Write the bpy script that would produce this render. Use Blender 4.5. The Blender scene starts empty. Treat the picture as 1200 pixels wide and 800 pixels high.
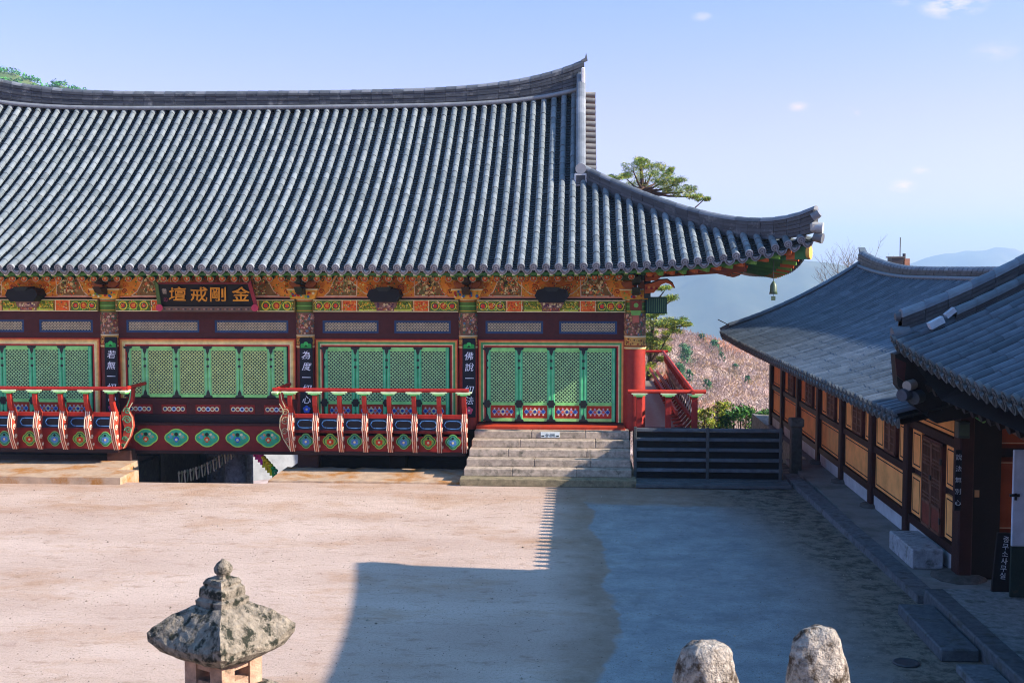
import bpy, math, random
from mathutils import Vector, Matrix
rnd = random.Random(7)
PI = math.pi
sc = bpy.context.scene
C = sc.collection

# ------------------------------------------------------------------ helpers
def lin(h):
    h = h.lstrip('#'); o = []
    for i in (0, 2, 4):
        c = int(h[i:i+2], 16)/255
        o.append(c/12.92 if c <= .04045 else ((c+.055)/1.055)**2.4)
    return tuple(o)
def jit(c, a=.12, r=rnd):
    k = 1 + r.uniform(-a, a)
    return tuple(min(1, max(0, x*k)) for x in c)

class MB:
    def __init__(s): s.v = []; s.f = []; s.c = []; s.m = []; s.s = []
    def add(s, vs, fs, col, mi=0, sm=False):
        b = len(s.v); s.v += [tuple(p) for p in vs]
        for i, f in enumerate(fs):
            s.f.append(tuple(b+j for j in f))
            s.c.append(col[i] if isinstance(col, list) else col); s.m.append(mi); s.s.append(sm)
    def box(s, x0, x1, y0, y1, z0, z1, col, mi=0, ch=0):
        if x1 < x0: x0, x1 = x1, x0
        if y1 < y0: y0, y1 = y1, y0
        if z1 < z0: z0, z1 = z1, z0
        if ch <= 0:
            vs = [(x, y, z) for x in (x0, x1) for y in (y0, y1) for z in (z0, z1)]
            s.add(vs, [(0,1,3,2),(4,6,7,5),(0,4,5,1),(2,3,7,6),(0,2,6,4),(1,5,7,3)], col, mi)
        else:
            X = [x0, x0+ch, x1-ch, x1]; Y = [y0, y0+ch, y1-ch, y1]
            def ring(i, z):
                a, b = (0, 3) if i else (1, 2)
                return [(X[1],Y[a],z),(X[2],Y[a],z),(X[b],Y[1],z),(X[b],Y[2],z),(X[2],Y[b],z),(X[1],Y[b],z),(X[a],Y[2],z),(X[a],Y[1],z)]
            R = [ring(0, z0), ring(1, z0+ch), ring(1, z1-ch), ring(0, z1)]
            vs = [p for r in R for p in r]; fs = []
            for k in range(3):
                for j in range(8):
                    q = (j+1) % 8; fs.append((k*8+j, k*8+q, k*8+8+q, k*8+8+j))
            fs.append(tuple(range(7, -1, -1))); fs.append(tuple(range(24, 32)))
            s.add(vs, fs, col, mi)
    def obox(s, c, ax, ay, az, col, mi=0):
        c, ax, ay, az = map(Vector, (c, ax, ay, az))
        vs = [c+ax*i+ay*j+az*k for i in (-1,1) for j in (-1,1) for k in (-1,1)]
        s.add(vs, [(0,1,3,2),(4,6,7,5),(0,4,5,1),(2,3,7,6),(0,2,6,4),(1,5,7,3)], col, mi)
    def bar(s, p, q, w, h, col, up=(0,0,1), mi=0):
        p, q = Vector(p), Vector(q); d = (q-p)
        if d.length < 1e-6: return
        a = d.normalized(); l = a.cross(Vector(up))
        if l.length < 1e-4: l = a.cross(Vector((1,0,0)))
        l.normalize(); n = l.cross(a)
        s.obox((p+q)/2, d/2, l*w/2, n*h/2, col, mi)
    def tube(s, path, rad, col, n=10, caps=True, mi=0, sm=True, flat=None, up=(0,0,1)):
        P = [Vector(p) for p in path]; R = rad if isinstance(rad, (list, tuple)) else [rad]*len(P)
        vs = []
        for i, p in enumerate(P):
            d = (P[min(i+1, len(P)-1)]-P[max(i-1, 0)]).normalized()
            l = d.cross(Vector(up))
            if l.length < 1e-3: l = d.cross(Vector((0,1,0)))
            l.normalize(); u = l.cross(d)
            for k in range(n):
                a = 2*PI*k/n; vs.append(p+l*math.cos(a)*R[i]+u*math.sin(a)*R[i])
        fs = []
        for i in range(len(P)-1):
            for k in range(n):
                q = (k+1) % n; fs.append((i*n+k, i*n+q, (i+1)*n+q, (i+1)*n+k))
        s.add(vs, fs, col, mi, sm)
        if caps:
            s.add([vs[k] for k in range(n)], [tuple(range(n-1, -1, -1))], col if not isinstance(col, list) else col[0], mi)
            s.add([vs[(len(P)-1)*n+k] for k in range(n)], [tuple(range(n))], col if not isinstance(col, list) else col[-1], mi)
    def lathe(s, c, prof, col, n=24, mi=0, sm=True, jz=0, r=rnd, rot=0):
        vs = []
        for (rr, z) in prof:
            for k in range(n):
                a = rot+2*PI*k/n; j = 1+r.uniform(-jz, jz)
                vs.append((c[0]+rr*j*math.cos(a), c[1]+rr*j*math.sin(a), c[2]+z))
        fs = []
        for i in range(len(prof)-1):
            for k in range(n):
                q = (k+1) % n; fs.append((i*n+k, i*n+q, (i+1)*n+q, (i+1)*n+k))
        fs.append(tuple(range(n-1, -1, -1))); fs.append(tuple((len(prof)-1)*n+k for k in range(n)))
        s.add(vs, fs, col, mi, sm)
    def prism(s, poly, M, d, col, mi=0, side=None):
        """poly of (a,b) mapped by M(a,b,depth)"""
        n = len(poly)
        vs = [M(a, b, 0) for a, b in poly]+[M(a, b, d) for a, b in poly]
        s.add(vs, [tuple(range(n)), tuple(range(2*n-1, n-1, -1))], col, mi)
        s.add(vs, [(i, (i+1) % n, n+(i+1) % n, n+i) for i in range(n)], side or col, mi)
    def build(s, name, mats, parent=None, org=None, smooth=None):
        me = bpy.data.meshes.new(name)
        o0 = Vector(org) if org is not None else (root_loc(parent) if parent is not None else Vector((0,0,0)))
        me.from_pydata([(p[0]-o0[0], p[1]-o0[1], p[2]-o0[2]) for p in s.v], [], s.f)
        at = me.attributes.new('col', 'FLOAT_COLOR', 'FACE')
        buf = []
        for c in s.c: buf += [c[0], c[1], c[2], 1.0]
        at.data.foreach_set('color', buf)
        me.polygons.foreach_set('material_index', s.m)
        me.polygons.foreach_set('use_smooth', s.s)
        if not isinstance(mats, (list, tuple)): mats = [mats]
        for m in mats: me.materials.append(m)
        me.update()
        o = bpy.data.objects.new(name, me); C.objects.link(o)
        if parent is not None: o.parent = parent
        elif org is not None: o.location = o0
        return o
def vivid(c): return (min(.92, c[0]*1.75), min(.85, c[1]*1.5), min(.8, c[2]*1.15))
def root_loc(p):
    v = Vector((0,0,0))
    while p is not None: v += p.location; p = p.parent
    return v
def tag(o, label=None, cat=None, group=None, kind=None):
    if label: o['label'] = label
    if cat: o['category'] = cat
    if group: o['group'] = group
    if kind: o['kind'] = kind
    return o
def thing(name, loc, label, cat, group=None):
    o = bpy.data.objects.new(name, None); C.objects.link(o); o.location = loc
    o.empty_display_size = .3
    return tag(o, label, cat, group)
def dup(o, parent, off):
    c = o.copy(); C.objects.link(c); c.parent = parent
    c.location = Vector(o.location)+Vector(off)
    for ch in list(o.children):
        d = ch.copy(); C.objects.link(d); d.parent = c
        for g in list(ch.children):
            e = g.copy(); C.objects.link(e); e.parent = d
    return c

# ------------------------------------------------------------------ materials
def mat(name):
    m = bpy.data.materials.new(name); m.use_nodes = True
    nt = m.node_tree; b = nt.nodes['Principled BSDF']
    return m, nt, b
def N(nt, t, **k):
    n = nt.nodes.new(t)
    for a, v in k.items():
        if a in n.inputs.keys(): n.inputs[a].default_value = v
        else: setattr(n, a, v)
    return n
def paintmat(name, rough=.6, lo=.75, hi=1.2, scale=3.0, bump=.0, bscale=30, spec=.3, stain=None, sscale=1.5, smin=.55, smax=.75, metal=0):
    m, nt, b = mat(name); L = nt.links.new
    a = N(nt, 'ShaderNodeAttribute', attribute_name='col')
    tc = N(nt, 'ShaderNodeTexCoord')
    n1 = N(nt, 'ShaderNodeTexNoise', Scale=scale, Detail=6.0, Roughness=.65); L(tc.outputs['Object'], n1.inputs['Vector'])
    mr = N(nt, 'ShaderNodeMapRange'); mr.inputs[1].default_value = .3; mr.inputs[2].default_value = .7
    mr.inputs[3].default_value = lo; mr.inputs[4].default_value = hi
    L(n1.outputs['Fac'], mr.inputs[0])
    mx = N(nt, 'ShaderNodeVectorMath', operation='SCALE'); L(a.outputs['Color'], mx.inputs[0]); L(mr.outputs[0], mx.inputs['Scale'])
    out = mx.outputs[0]
    if stain:
        n2 = N(nt, 'ShaderNodeTexNoise', Scale=sscale, Detail=8.0, Roughness=.7); L(tc.outputs['Object'], n2.inputs['Vector'])
        m2 = N(nt, 'ShaderNodeMapRange'); m2.inputs[1].default_value = smin; m2.inputs[2].default_value = smax; L(n2.outputs['Fac'], m2.inputs[0])
        mm = N(nt, 'ShaderNodeMix', data_type='RGBA'); L(m2.outputs[0], mm.inputs[0]); L(out, mm.inputs[6]); mm.inputs[7].default_value = (*stain, 1)
        out = mm.outputs[2]
    L(out, b.inputs['Base Color'])
    b.inputs['Roughness'].default_value = rough; b.inputs['Specular IOR Level'].default_value = spec; b.inputs['Metallic'].default_value = metal
    if bump > 0:
        n3 = N(nt, 'ShaderNodeTexNoise', Scale=bscale, Detail=5.0, Roughness=.6); L(tc.outputs['Object'], n3.inputs['Vector'])
        bp = N(nt, 'ShaderNodeBump', Strength=bump, Distance=.05); L(n3.outputs['Fac'], bp.inputs['Height']); L(bp.outputs[0], b.inputs['Normal'])
    return m
M_paint = paintmat('painted_wood', .55, .78, 1.18, 6, .12, 40)
M_wood = paintmat('old_wood', .65, .65, 1.3, 5, .25, 35)
M_tile = paintmat('roof_tile', .52, .78, 1.18, 5, .2, 45, .45, stain=lin('#93948f'), sscale=3.2, smin=.56, smax=.85)
M_tileb = paintmat('blue_roof_tile', .55, .75, 1.2, 7, .2, 40, .4, stain=lin('#6d7478'), sscale=2.5, smin=.6, smax=.8)
M_stone = paintmat('granite', .85, .62, 1.25, 9, .5, 60, .2, stain=lin('#4b4a3c'), sscale=5, smin=.52, smax=.72)
M_lstone = paintmat('lichen_granite', .9, .5, 1.35, 14, .9, 22, .15, stain=lin('#2e2f26'), sscale=9, smin=.5, smax=.6)
M_plaster = paintmat('plaster', .85, .74, 1.16, 2.2, .15, 25, .2, stain=lin('#9a6a3a'), sscale=2.1, smin=.62, smax=1.1)
M_metal = paintmat('dark_iron', .45, .8, 1.2, 10, .1, 40, .5)
M_leaf = paintmat('foliage', .6, .6, 1.5, 1.2, 0, 10, .25)
M_twig = paintmat('bare_twigs', .8, .7, 1.3, .2, 0, 10, .1)
for m_ in (M_leaf,):
    b_ = m_.node_tree.nodes['Principled BSDF']
    b_.inputs['Subsurface Weight'].default_value = 0

# sand courtyard
def sandmat():
    m, nt, b = mat('courtyard_sand'); L = nt.links.new
    g = N(nt, 'ShaderNodeNewGeometry')
    def noise(scale, det=8, rough=.65, vec=None, sx=1, sy=1):
        mp = N(nt, 'ShaderNodeMapping'); mp.inputs['Scale'].default_value = (sx, sy, 1); L(g.outputs['Position'], mp.inputs[0])
        n = N(nt, 'ShaderNodeTexNoise', Scale=scale, Detail=float(det), Roughness=rough); L(mp.outputs[0], n.inputs['Vector']); return n.outputs['Fac']
    def ramp(f, a, b_, c=0, d=1):
        r = N(nt, 'ShaderNodeMapRange'); r.inputs[1].default_value = a; r.inputs[2].default_value = b_; r.inputs[3].default_value = c; r.inputs[4].default_value = d; L(f, r.inputs[0]); return r.outputs[0]
    def mix(f, A, B):
        x = N(nt, 'ShaderNodeMix', data_type='RGBA'); L(f, x.inputs[0])
        for s_, i in ((A, 6), (B, 7)):
            if isinstance(s_, tuple): x.inputs[i].default_value = (*s_, 1)
            else: L(s_, x.inputs[i])
        return x.outputs[2]
    def math_(op, a, b_):
        x = N(nt, 'ShaderNodeMath', operation=op)
        for s_, i in ((a, 0), (b_, 1)):
            if isinstance(s_, (int, float)): x.inputs[i].default_value = s_
            else: L(s_, x.inputs[i])
        return x.outputs[0]
    base = mix(ramp(noise(.35, 6, .6, sx=.7, sy=1.6), .35, .65), lin('#c2a694'), lin('#d6bcaa'))
    sx = N(nt, 'ShaderNodeSeparateXYZ'); L(g.outputs['Position'], sx.inputs[0])
    X = sx.outputs[0]; Y = sx.outputs[1]
    base = mix(ramp(math_('ADD', noise(.6, 9, .72, sx=.7, sy=1.25), ramp(Y, 19, 26.5, 0, .07)), .52, .74, 0, .75), base, lin('#b0845c'))
    base = mix(ramp(noise(2.4, 8, .78, sx=.8, sy=1.5), .54, .72, 0, .7), base, lin('#8a6648'))
    base = mix(ramp(noise(24, 6, .85), .50, .62, 0, .42), base, lin('#8f7562'))
    base = mix(ramp(noise(60, 3, .6), .60, .70, 0, .75), base, lin('#5b4a3e'))
    base = mix(ramp(noise(11, 5, .8, sy=2), .62, .7, 0, .6), base, lin('#705a48'))
    # worn cement walk on the right, wobbling edge
    yc = math_('SUBTRACT', Y, 18.0)
    w = math_('ADD', math_('ADD', X, math_('MULTIPLY', math_('MULTIPLY', yc, yc), .010)), math_('MULTIPLY', math_('SUBTRACT', noise(.35, 5, .6), .5), 1.3))
    base = mix(math_('MULTIPLY', ramp(w, -.5, .25, 0, .75), ramp(noise(2.5, 8, .75), .3, .6, .55, 1)), base, lin('#86705a'))
    e = ramp(w, .44, .52)
    e2 = math_('SUBTRACT', 1.0, ramp(w, 3.0, 4.2))
    e3 = math_('SUBTRACT', 1.0, ramp(math_('ADD', Y, math_('MULTIPLY', noise(.8, 3), 1.2)), 24.9, 25.2))
    f = math_('MULTIPLY', math_('MULTIPLY', e, e2), e3)
    walk = mix(ramp(noise(1.3, 9, .75), .38, .66), lin('#8f9292'), lin('#b6b6b2'))
    walk = mix(ramp(noise(7, 8, .8), .55, .68, 0, .6), walk, lin('#6f6c64'))
    walk = mix(ramp(noise(45, 3, .7), .54, .68, 0, .8), walk, lin('#5c5c5a'))
    walk = mix(ramp(noise(18, 6, .85), .53, .64, 0, .6), walk, lin('#747470'))
    walk = mix(ramp(noise(.8, 7, .75), .52, .68, 0, .5), walk, lin('#7a756a'))
    rough_side = mix(ramp(noise(3.1, 9, .8), .45, .58), lin('#958a7a'), lin('#5e574c'))
    base2 = mix(ramp(w, 2.7, 4.4), base, rough_side)
    col = mix(math_('MULTIPLY', f, .9), base2, walk)
    L(col, b.inputs['Base Color']); b.inputs['Roughness'].default_value = .95; b.inputs['Specular IOR Level'].default_value = .15
    hb = math_('ADD', noise(50, 4, .7), math_('MULTIPLY', noise(5, 6, .7, sy=2), 1.5))
    bp = N(nt, 'ShaderNodeBump', Strength=.8, Distance=.04); L(hb, bp.inputs['Height']); L(bp.outputs[0], b.inputs['Normal'])
    return m
M_sand = sandmat()
def terrmat(name, cols, s1=.02, s2=.12, bump=0):
    m, nt, b = mat(name); L = nt.links.new
    g = N(nt, 'ShaderNodeNewGeometry')
    n1 = N(nt, 'ShaderNodeTexNoise', Scale=s1, Detail=8.0, Roughness=.65); L(g.outputs['Position'], n1.inputs['Vector'])
    r = N(nt, 'ShaderNodeValToRGB'); L(n1.outputs['Fac'], r.inputs[0])
    r.color_ramp.elements[0].position = .38; r.color_ramp.elements[1].position = .62
    r.color_ramp.elements[0].color = (*cols[0], 1); r.color_ramp.elements[1].color = (*cols[-1], 1)
    if len(cols) > 2: e = r.color_ramp.elements.new(.5); e.color = (*cols[1], 1)
    n2 = N(nt, 'ShaderNodeTexNoise', Scale=s2, Detail=6.0); L(g.outputs['Position'], n2.inputs['Vector'])
    mr = N(nt, 'ShaderNodeMapRange'); mr.inputs[1].default_value = .3; mr.inputs[2].default_value = .7; mr.inputs[3].default_value = .6; mr.inputs[4].default_value = 1.4; L(n2.outputs['Fac'], mr.inputs[0])
    v = N(nt, 'ShaderNodeVectorMath', operation='SCALE'); L(r.outputs[0], v.inputs[0]); L(mr.outputs[0], v.inputs['Scale']); L(v.outputs[0], b.inputs['Base Color'])
    b.inputs['Roughness'].default_value = .95; b.inputs['Specular IOR Level'].default_value = .1
    return m

# ------------------------------------------------------------------ camera
F_PX = 1350; EYE = 5.0
pitch = math.atan(84/F_PX); yaw = math.atan(81*math.cos(pitch)/F_PX)
Rr = Vector((math.cos(yaw), math.sin(yaw), 0))
Fw = Vector((-math.sin(yaw)*math.cos(pitch), math.cos(yaw)*math.cos(pitch), -math.sin(pitch)))
Up = Rr.cross(Fw)
cam = bpy.data.cameras.new('camera'); co = bpy.data.objects.new('camera', cam); C.objects.link(co)
cam.sensor_width = 36; cam.lens = 36*F_PX/1200; cam.clip_end = 12000; cam.clip_start = .1
Mx = Matrix((Rr, Up, -Fw)).transposed().to_4x4(); Mx.translation = (0, 0, EYE); co.matrix_world = Mx
sc.camera = co
def at(px, py, Y=None, Z=None, X=None):      # where a line of sight meets a wall or the ground: used to measure the place
    d = Fw+Rr*((px-600)/F_PX)+Up*((400-py)/F_PX)
    t = Y/d.y if Y is not None else ((Z-EYE)/d.z if Z is not None else X/d.x)
    return (d.x*t, d.y*t, EYE+d.z*t)
def xa(px, Y): return at(px, 400, Y=Y)[0]
def za(py, Y, px=600): return at(px, py, Y=Y)[2]

# ------------------------------------------------------------------ light
SUN = Vector((1.8, -.27, 1.0)).normalized()
sl = bpy.data.lights.new('sun', 'SUN'); sl.energy = 5.0; sl.angle = math.radians(.4); sl.color = (1, .90, .78)
so = bpy.data.objects.new('sun', sl); C.objects.link(so); so.rotation_euler = SUN.to_track_quat('Z', 'Y').to_euler(); so.location = (20, -10, 30)
w = bpy.data.worlds.new('World'); sc.world = w; w.use_nodes = True
nt = w.node_tree; L = nt.links.new; bg = nt.nodes['Background']
sky = N(nt, 'ShaderNodeTexSky', sky_type='NISHITA', sun_disc=False)
sky.sun_elevation = math.asin(SUN.z); sky.sun_rotation = math.atan2(SUN.x, SUN.y)
sky.air_density = 1.0; sky.dust_density = 1.2; sky.ozone_density = 2.5; sky.altitude = 400
# small wisps of cloud
tc = N(nt, 'ShaderNodeTexCoord')
nn = N(nt, 'ShaderNodeTexNoise', Scale=26.0, Detail=6.0, Roughness=.6)
mp = N(nt, 'ShaderNodeMapping'); mp.inputs['Scale'].default_value = (1, 1, 2.4); L(tc.outputs['Generated'], mp.inputs[0]); L(mp.outputs[0], nn.inputs['Vector'])
acc = None
for (px, py, r_, st) in ((1118, 3, .030, 1), (1060, 0, .012, .4), (992, 133, .012, .85), (1058, 218, .013, .9), (935, 125, .010, .5), (822, 20, .010, .4), (1082, 200, .010, .5), (1165, 60, .02, .25)):
    d = (Fw+Rr*((px-600)/F_PX)+Up*((400-py)/F_PX)).normalized()
    sb = N(nt, 'ShaderNodeVectorMath', operation='SUBTRACT'); L(tc.outputs['Generated'], sb.inputs[0]); sb.inputs[1].default_value = d
    ml = N(nt, 'ShaderNodeVectorMath', operation='MULTIPLY'); L(sb.outputs[0], ml.inputs[0]); ml.inputs[1].default_value = (1, 1, 2.2)
    ln = N(nt, 'ShaderNodeVectorMath', operation='LENGTH'); L(ml.outputs[0], ln.inputs[0])
    mr = N(nt, 'ShaderNodeMapRange'); mr.inputs[1].default_value = 0; mr.inputs[2].default_value = r_; mr.inputs[3].default_value = st; mr.inputs[4].default_value = 0; L(ln.outputs['Value'], mr.inputs[0])
    if acc is None: acc = mr.outputs[0]
    else:
        ad = N(nt, 'ShaderNodeMath', operation='MAXIMUM'); L(acc, ad.inputs[0]); L(mr.outputs[0], ad.inputs[1]); acc = ad.outputs[0]
n2 = N(nt, 'ShaderNodeMapRange'); n2.inputs[1].default_value = .42; n2.inputs[2].default_value = .7; L(nn.outputs['Fac'], n2.inputs[0])
mu = N(nt, 'ShaderNodeMath', operation='MULTIPLY'); L(acc, mu.inputs[0]); L(n2.outputs[0], mu.inputs[1])
mxx = N(nt, 'ShaderNodeMix', data_type='RGBA'); L(mu.outputs[0], mxx.inputs[0]); L(sky.outputs[0], mxx.inputs[6]); mxx.inputs[7].default_value = (12.0, 10.2, 10.2, 1)
sp = N(nt, 'ShaderNodeSeparateXYZ'); L(tc.outputs['Generated'], sp.inputs[0])
rp = N(nt, 'ShaderNodeValToRGB'); L(sp.outputs[2], rp.inputs[0])
rp.color_ramp.elements[0].position = .0; rp.color_ramp.elements[0].color = (.92, .56, .74, 1)
e3 = rp.color_ramp.elements.new(.13); e3.color = (.80, .53, .77, 1)
e2 = rp.color_ramp.elements[2]; e2.position = .60; e2.color = (.52, .97, 1.22, 1)
e4 = rp.color_ramp.elements.new(.27); e4.color = (.54, .55, .84, 1)
tn = N(nt, 'ShaderNodeVectorMath', operation='MULTIPLY'); L(mxx.outputs[2], tn.inputs[0]); L(rp.outputs[0], tn.inputs[1])
ts = N(nt, 'ShaderNodeVectorMath', operation='SCALE'); L(tn.outputs[0], ts.inputs[0]); ts.inputs['Scale'].default_value = 1.25
L(ts.outputs[0], bg.inputs['Color']); bg.inputs['Strength'].default_value = .12
sc.view_settings.view_transform = 'Standard'; sc.view_settings.look = 'None'
sc.view_settings.exposure = 1.2; sc.view_settings.gamma = 1
sc.render.engine = 'CYCLES'
sc.cycles.filter_width = 1.1; sc.cycles.volume_bounces = 0; sc.cycles.max_bounces = 6; sc.cycles.diffuse_bounces = 2; sc.cycles.max_bounces = 4

# ------------------------------------------------------------------ tiles
TL = .30
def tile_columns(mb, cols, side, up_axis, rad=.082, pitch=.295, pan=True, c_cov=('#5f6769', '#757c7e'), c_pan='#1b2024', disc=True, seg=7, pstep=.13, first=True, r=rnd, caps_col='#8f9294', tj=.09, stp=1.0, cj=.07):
    """cols: list of (path of 3D points from eave to top).  side: unit lateral vector."""
    S = Vector(side)
    ca, cb = lin(c_cov[0]), lin(c_cov[1]); cp = lin(c_pan)
    for P in cols:
        P = [Vector(p) for p in P]
        L_ = [0]
        for i in range(1, len(P)): L_.append(L_[-1]+(P[i]-P[i-1]).length)
        T = L_[-1]
        if T < .08: continue
        def pt(s_):
            s_ = min(max(s_, 0), T)
            for i in range(1, len(P)):
                if L_[i] >= s_ or i == len(P)-1:
                    k = (s_-L_[i-1])/max(1e-6, L_[i]-L_[i-1]); return P[i-1].lerp(P[i], k), (P[i]-P[i-1]).normalized()
        # cover tiles
        n = max(1, int(T/TL+.5)); tl = T/n
        ang = [PI*k/seg for k in range(seg+1)]
        wob = r.uniform(-.014, .014); cjk = 1+r.uniform(-cj, cj)
        for i in range(n):
            kk = r.random(); col = jit(tuple(ca[j]+(cb[j]-ca[j])*kk for j in range(3)), tj, r); col = tuple(x*cjk for x in col)
            vs = []
            lift = r.uniform(-.004, .006)
            for (s_, rr) in ((i*tl, rad*(1+.06*stp)), (i*tl+tl*.9, rad*(1-.04*stp)), ((i+1)*tl, rad*(1-.07*stp))):
                p, d = pt(s_); d = d.normalized(); U_ = S.cross(d)
                if U_.z < 0: U_ = -U_
                for a in ang: vs.append(p+S*(math.cos(a)*rr+wob)+U_*(math.sin(a)*rr*1.05+.045+lift))
            m_ = seg+1; fs = []
            for q in range(2):
                for k in range(seg): fs.append((q*m_+k, q*m_+k+1, (q+1)*m_+k+1, (q+1)*m_+k))
            fs.append(tuple(range(seg, -1, -1)))
            mb.add(vs, fs, [col]*(2*seg)+[tuple(x*.8 for x in col)], 0, False)
        if disc:
            p, d = pt(0); U_ = S.cross(d)
            if U_.z < 0: U_ = -U_
            cc = p+U_*.04-d*.02
            cd = jit(lin(caps_col), .15, r); cdk = tuple(x*.35 for x in cd)
            for (rr, off, c_) in ((rad*1.12, 0, cd), (rad*.82, .006, cdk), (rad*.6, .012, cd), (rad*.25, .018, cdk)):
                vs = [cc+(S*math.cos(2*PI*k/14)+U_*math.sin(2*PI*k/14))*rr-d*off for k in range(14)]
                vs += [v_+d*.05 for v_ in vs]
                mb.add(vs, [tuple(range(14))]+[(k, (k+1) % 14, 14+(k+1) % 14, 14+k) for k in range(14)], c_)
        if pan:
            hp = pitch/2; n = max(1, int(T/pstep)); st = T/n
            prof = [(-1, .035), (-.55, -.008), (0, -.028), (.55, -.008), (1, .035)]
            for i in range(n):
                col = jit(cp, .3, r)
                a0, d0 = pt(i*st); a1, d1 = pt((i+1)*st)
                vs = []
                for (p, d, e) in ((a0, d0, .022*stp), (a1, d1, .0)):
                    U_ = S.cross(d)
                    if U_.z < 0: U_ = -U_
                    for (x, z) in prof: vs.append(p+S*(hp+x*hp*.98)+U_*(z+e))
                for k in range(5): vs.append(vs[k]-(S.cross(d0)*(.024 if S.cross(d0).z > 0 else -.024)))
                fs = [(k, k+1, 5+k+1, 5+k) for k in range(4)]+[(k, 10+k, 11+k, k+1) for k in range(4)]
                mb.add(vs, fs, col)
            if disc:   # drip tile: hanging crescent with a raised rim
                p, d = pt(0); U_ = S.cross(d)
                if U_.z < 0: U_ = -U_
                cd = jit(lin(caps_col), .15, r)
                for (kk, off, c_) in ((1, .0, cd), (.72, .01, tuple(x*.45 for x in cd)), (.4, .02, tuple(x*.9 for x in cd))):
                    top = [(-1, .03), (-.5, -.012), (0, -.03), (.5, -.012), (1, .03)]
                    bot = [(.8, -.06), (.4, -.115), (0, -.14), (-.4, -.115), (-.8, -.06)]
                    pl = [(x*kk, -.045+(z+.045)*kk) for x, z in top+bot]
                    vs = [p+S*(hp+x*hp*.9)+U_*z-d*(.03+off)+Vector((0, 0, -.01)) for x, z in pl]
                    vs += [v_+d*.03 for v_ in vs]; n_ = len(pl)
                    mb.add(vs, [tuple(range(n_))]+[(k, (k+1) % n_, n_+(k+1) % n_, n_+k) for k in range(n_)], c_)

def ridge_body(mb, path, side, h0, wid=.16, layers=5, cover=.1, cols=('#282b2e', '#46494b'), capc=('#54585b', '#74777a'), hs=None, r=rnd):
    """stacked-tile ridge following path; side = horizontal direction(s) across it"""
    P = [Vector(p) for p in path]; S = Vector(side)
    ca, cb = lin(cols[0]), lin(cols[1])
    for i in range(len(P)-1):
        n = max(1, int((P[i+1]-P[i]).length/.34))
        for k in range(n):
            a = P[i].lerp(P[i+1], k/n); b = P[i].lerp(P[i+1], (k+1)/n)
            hA = h0 if hs is None else hs[i]+(hs[i+1]-hs[i])*k/n
            hB = h0 if hs is None else hs[i]+(hs[i+1]-hs[i])*(k+1)/n
            for l in range(layers):
                g = r.uniform(.0, .006); kk = r.random(); c = tuple(ca[j]+(cb[j]-ca[j])*kk for j in range(3))
                ww = wid*(1.0 if l % 2 == 0 else .9)+r.uniform(0, .012)
                z0a, z1a = hA*l/layers, hA*(l+.86)/layers; z0b, z1b = hB*l/layers, hB*(l+.86)/layers
                vs = []
                for (p, z0, z1) in ((a, z0a, z1a), (b-(b-a)*.02, z0b, z1b)):
                    for sg in (-1, 1):
                        vs += [p+S*sg*ww+Vector((0, 0, z0)), p+S*sg*ww*.98+Vector((0, 0, z1+g))]
                mb.add(vs, [(0,1,3,2),(4,6,7,5),(0,4,5,1),(2,3,7,6),(0,2,6,4),(1,5,7,3)], c)
            # core
            vs = []
            for (p, h) in ((a, hA), (b, hB)):
                for sg in (-1, 1): vs += [p+S*sg*wid*.8, p+S*sg*wid*.8+Vector((0, 0, h))]
            mb.add(vs, [(0,1,3,2),(4,6,7,5),(0,4,5,1),(2,3,7,6),(1,5,7,3)], tuple(x*.5 for x in ca))
            # cover half tile
            cc = jit(lin(capc[0] if r.random() < .5 else capc[1]), .12, r); vs = []
            for (p, h, rr) in ((a, hA, cover*1.06), (b, hB, cover*.97)):
                for q in range(8):
                    an = PI*q/7; vs.append(p+S*math.cos(an)*rr*1.25+Vector((0, 0, h+math.sin(an)*rr)))
            mb.add(vs, [(q, q+1, 8+q+1, 8+q) for q in range(7)]+[tuple(range(7, -1, -1)), tuple(range(8, 16))], cc)

# ------------------------------------------------------------------ TEMPLE HALL
XC = -9.35; HALF = 9.35          # half length of the gabled upper roof
YE = 27.0; YR = 34.3; YF = 31.0; XEND = 5.25   # eave, ridge, gable foot
YC = 26.85                       # eave corner
hall = thing('temple_hall', (XC, 28.8, 1.05), 'large painted temple hall with grey tiled roof, green lattice doors and red railings', 'temple hall')
def prof(u): return 5.02+.447*u+.0275*u*u
def liftf(s):                    # rise of the eave towards the corner
    if s < -3: return .0
    t = (s+3)/8.3
    return .02*t+.16*t**2+.62*max(0, t)**5
LIM = YR-YE
def zfront(X, Y):
    s = abs(X-XC)-HALF
    u = Y-YE
    return prof(u)+liftf(s)*max(0, 1-max(u, 0)/LIM)**1.0 + (.06*min(1, abs(X-XC)/HALF)**2+.42*min(1, abs(X-XC)/HALF)**6)*max(0, min(1, u/LIM))**2
def yeave(X):
    s = abs(X-XC)-HALF
    return YE-.18*max(0, (s+1)/6.3)**2
DX = XEND-0.0; KH = (YF-YC)/DX
def hipY(s): return YF-s*KH
P_ = .2925
tiles = MB(); colsF = []
nL = int((XEND+14.6+9)/P_)
X = XEND-.22
while X > 2*XC-XEND+.2:
    s = abs(X-XC)-HALF
    y0 = yeave(X); y1 = YR+.02 if s < -.05 else hipY(max(s, 0))
    if y1-y0 > .1:
        n = 14; colsF.append([(X, y0+(y1-y0)*i/n, zfront(X, y0+(y1-y0)*i/n)) for i in range(n+1)])
    X -= P_
tile_columns(tiles, colsF, (1, 0, 0), None, pitch=P_)
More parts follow.
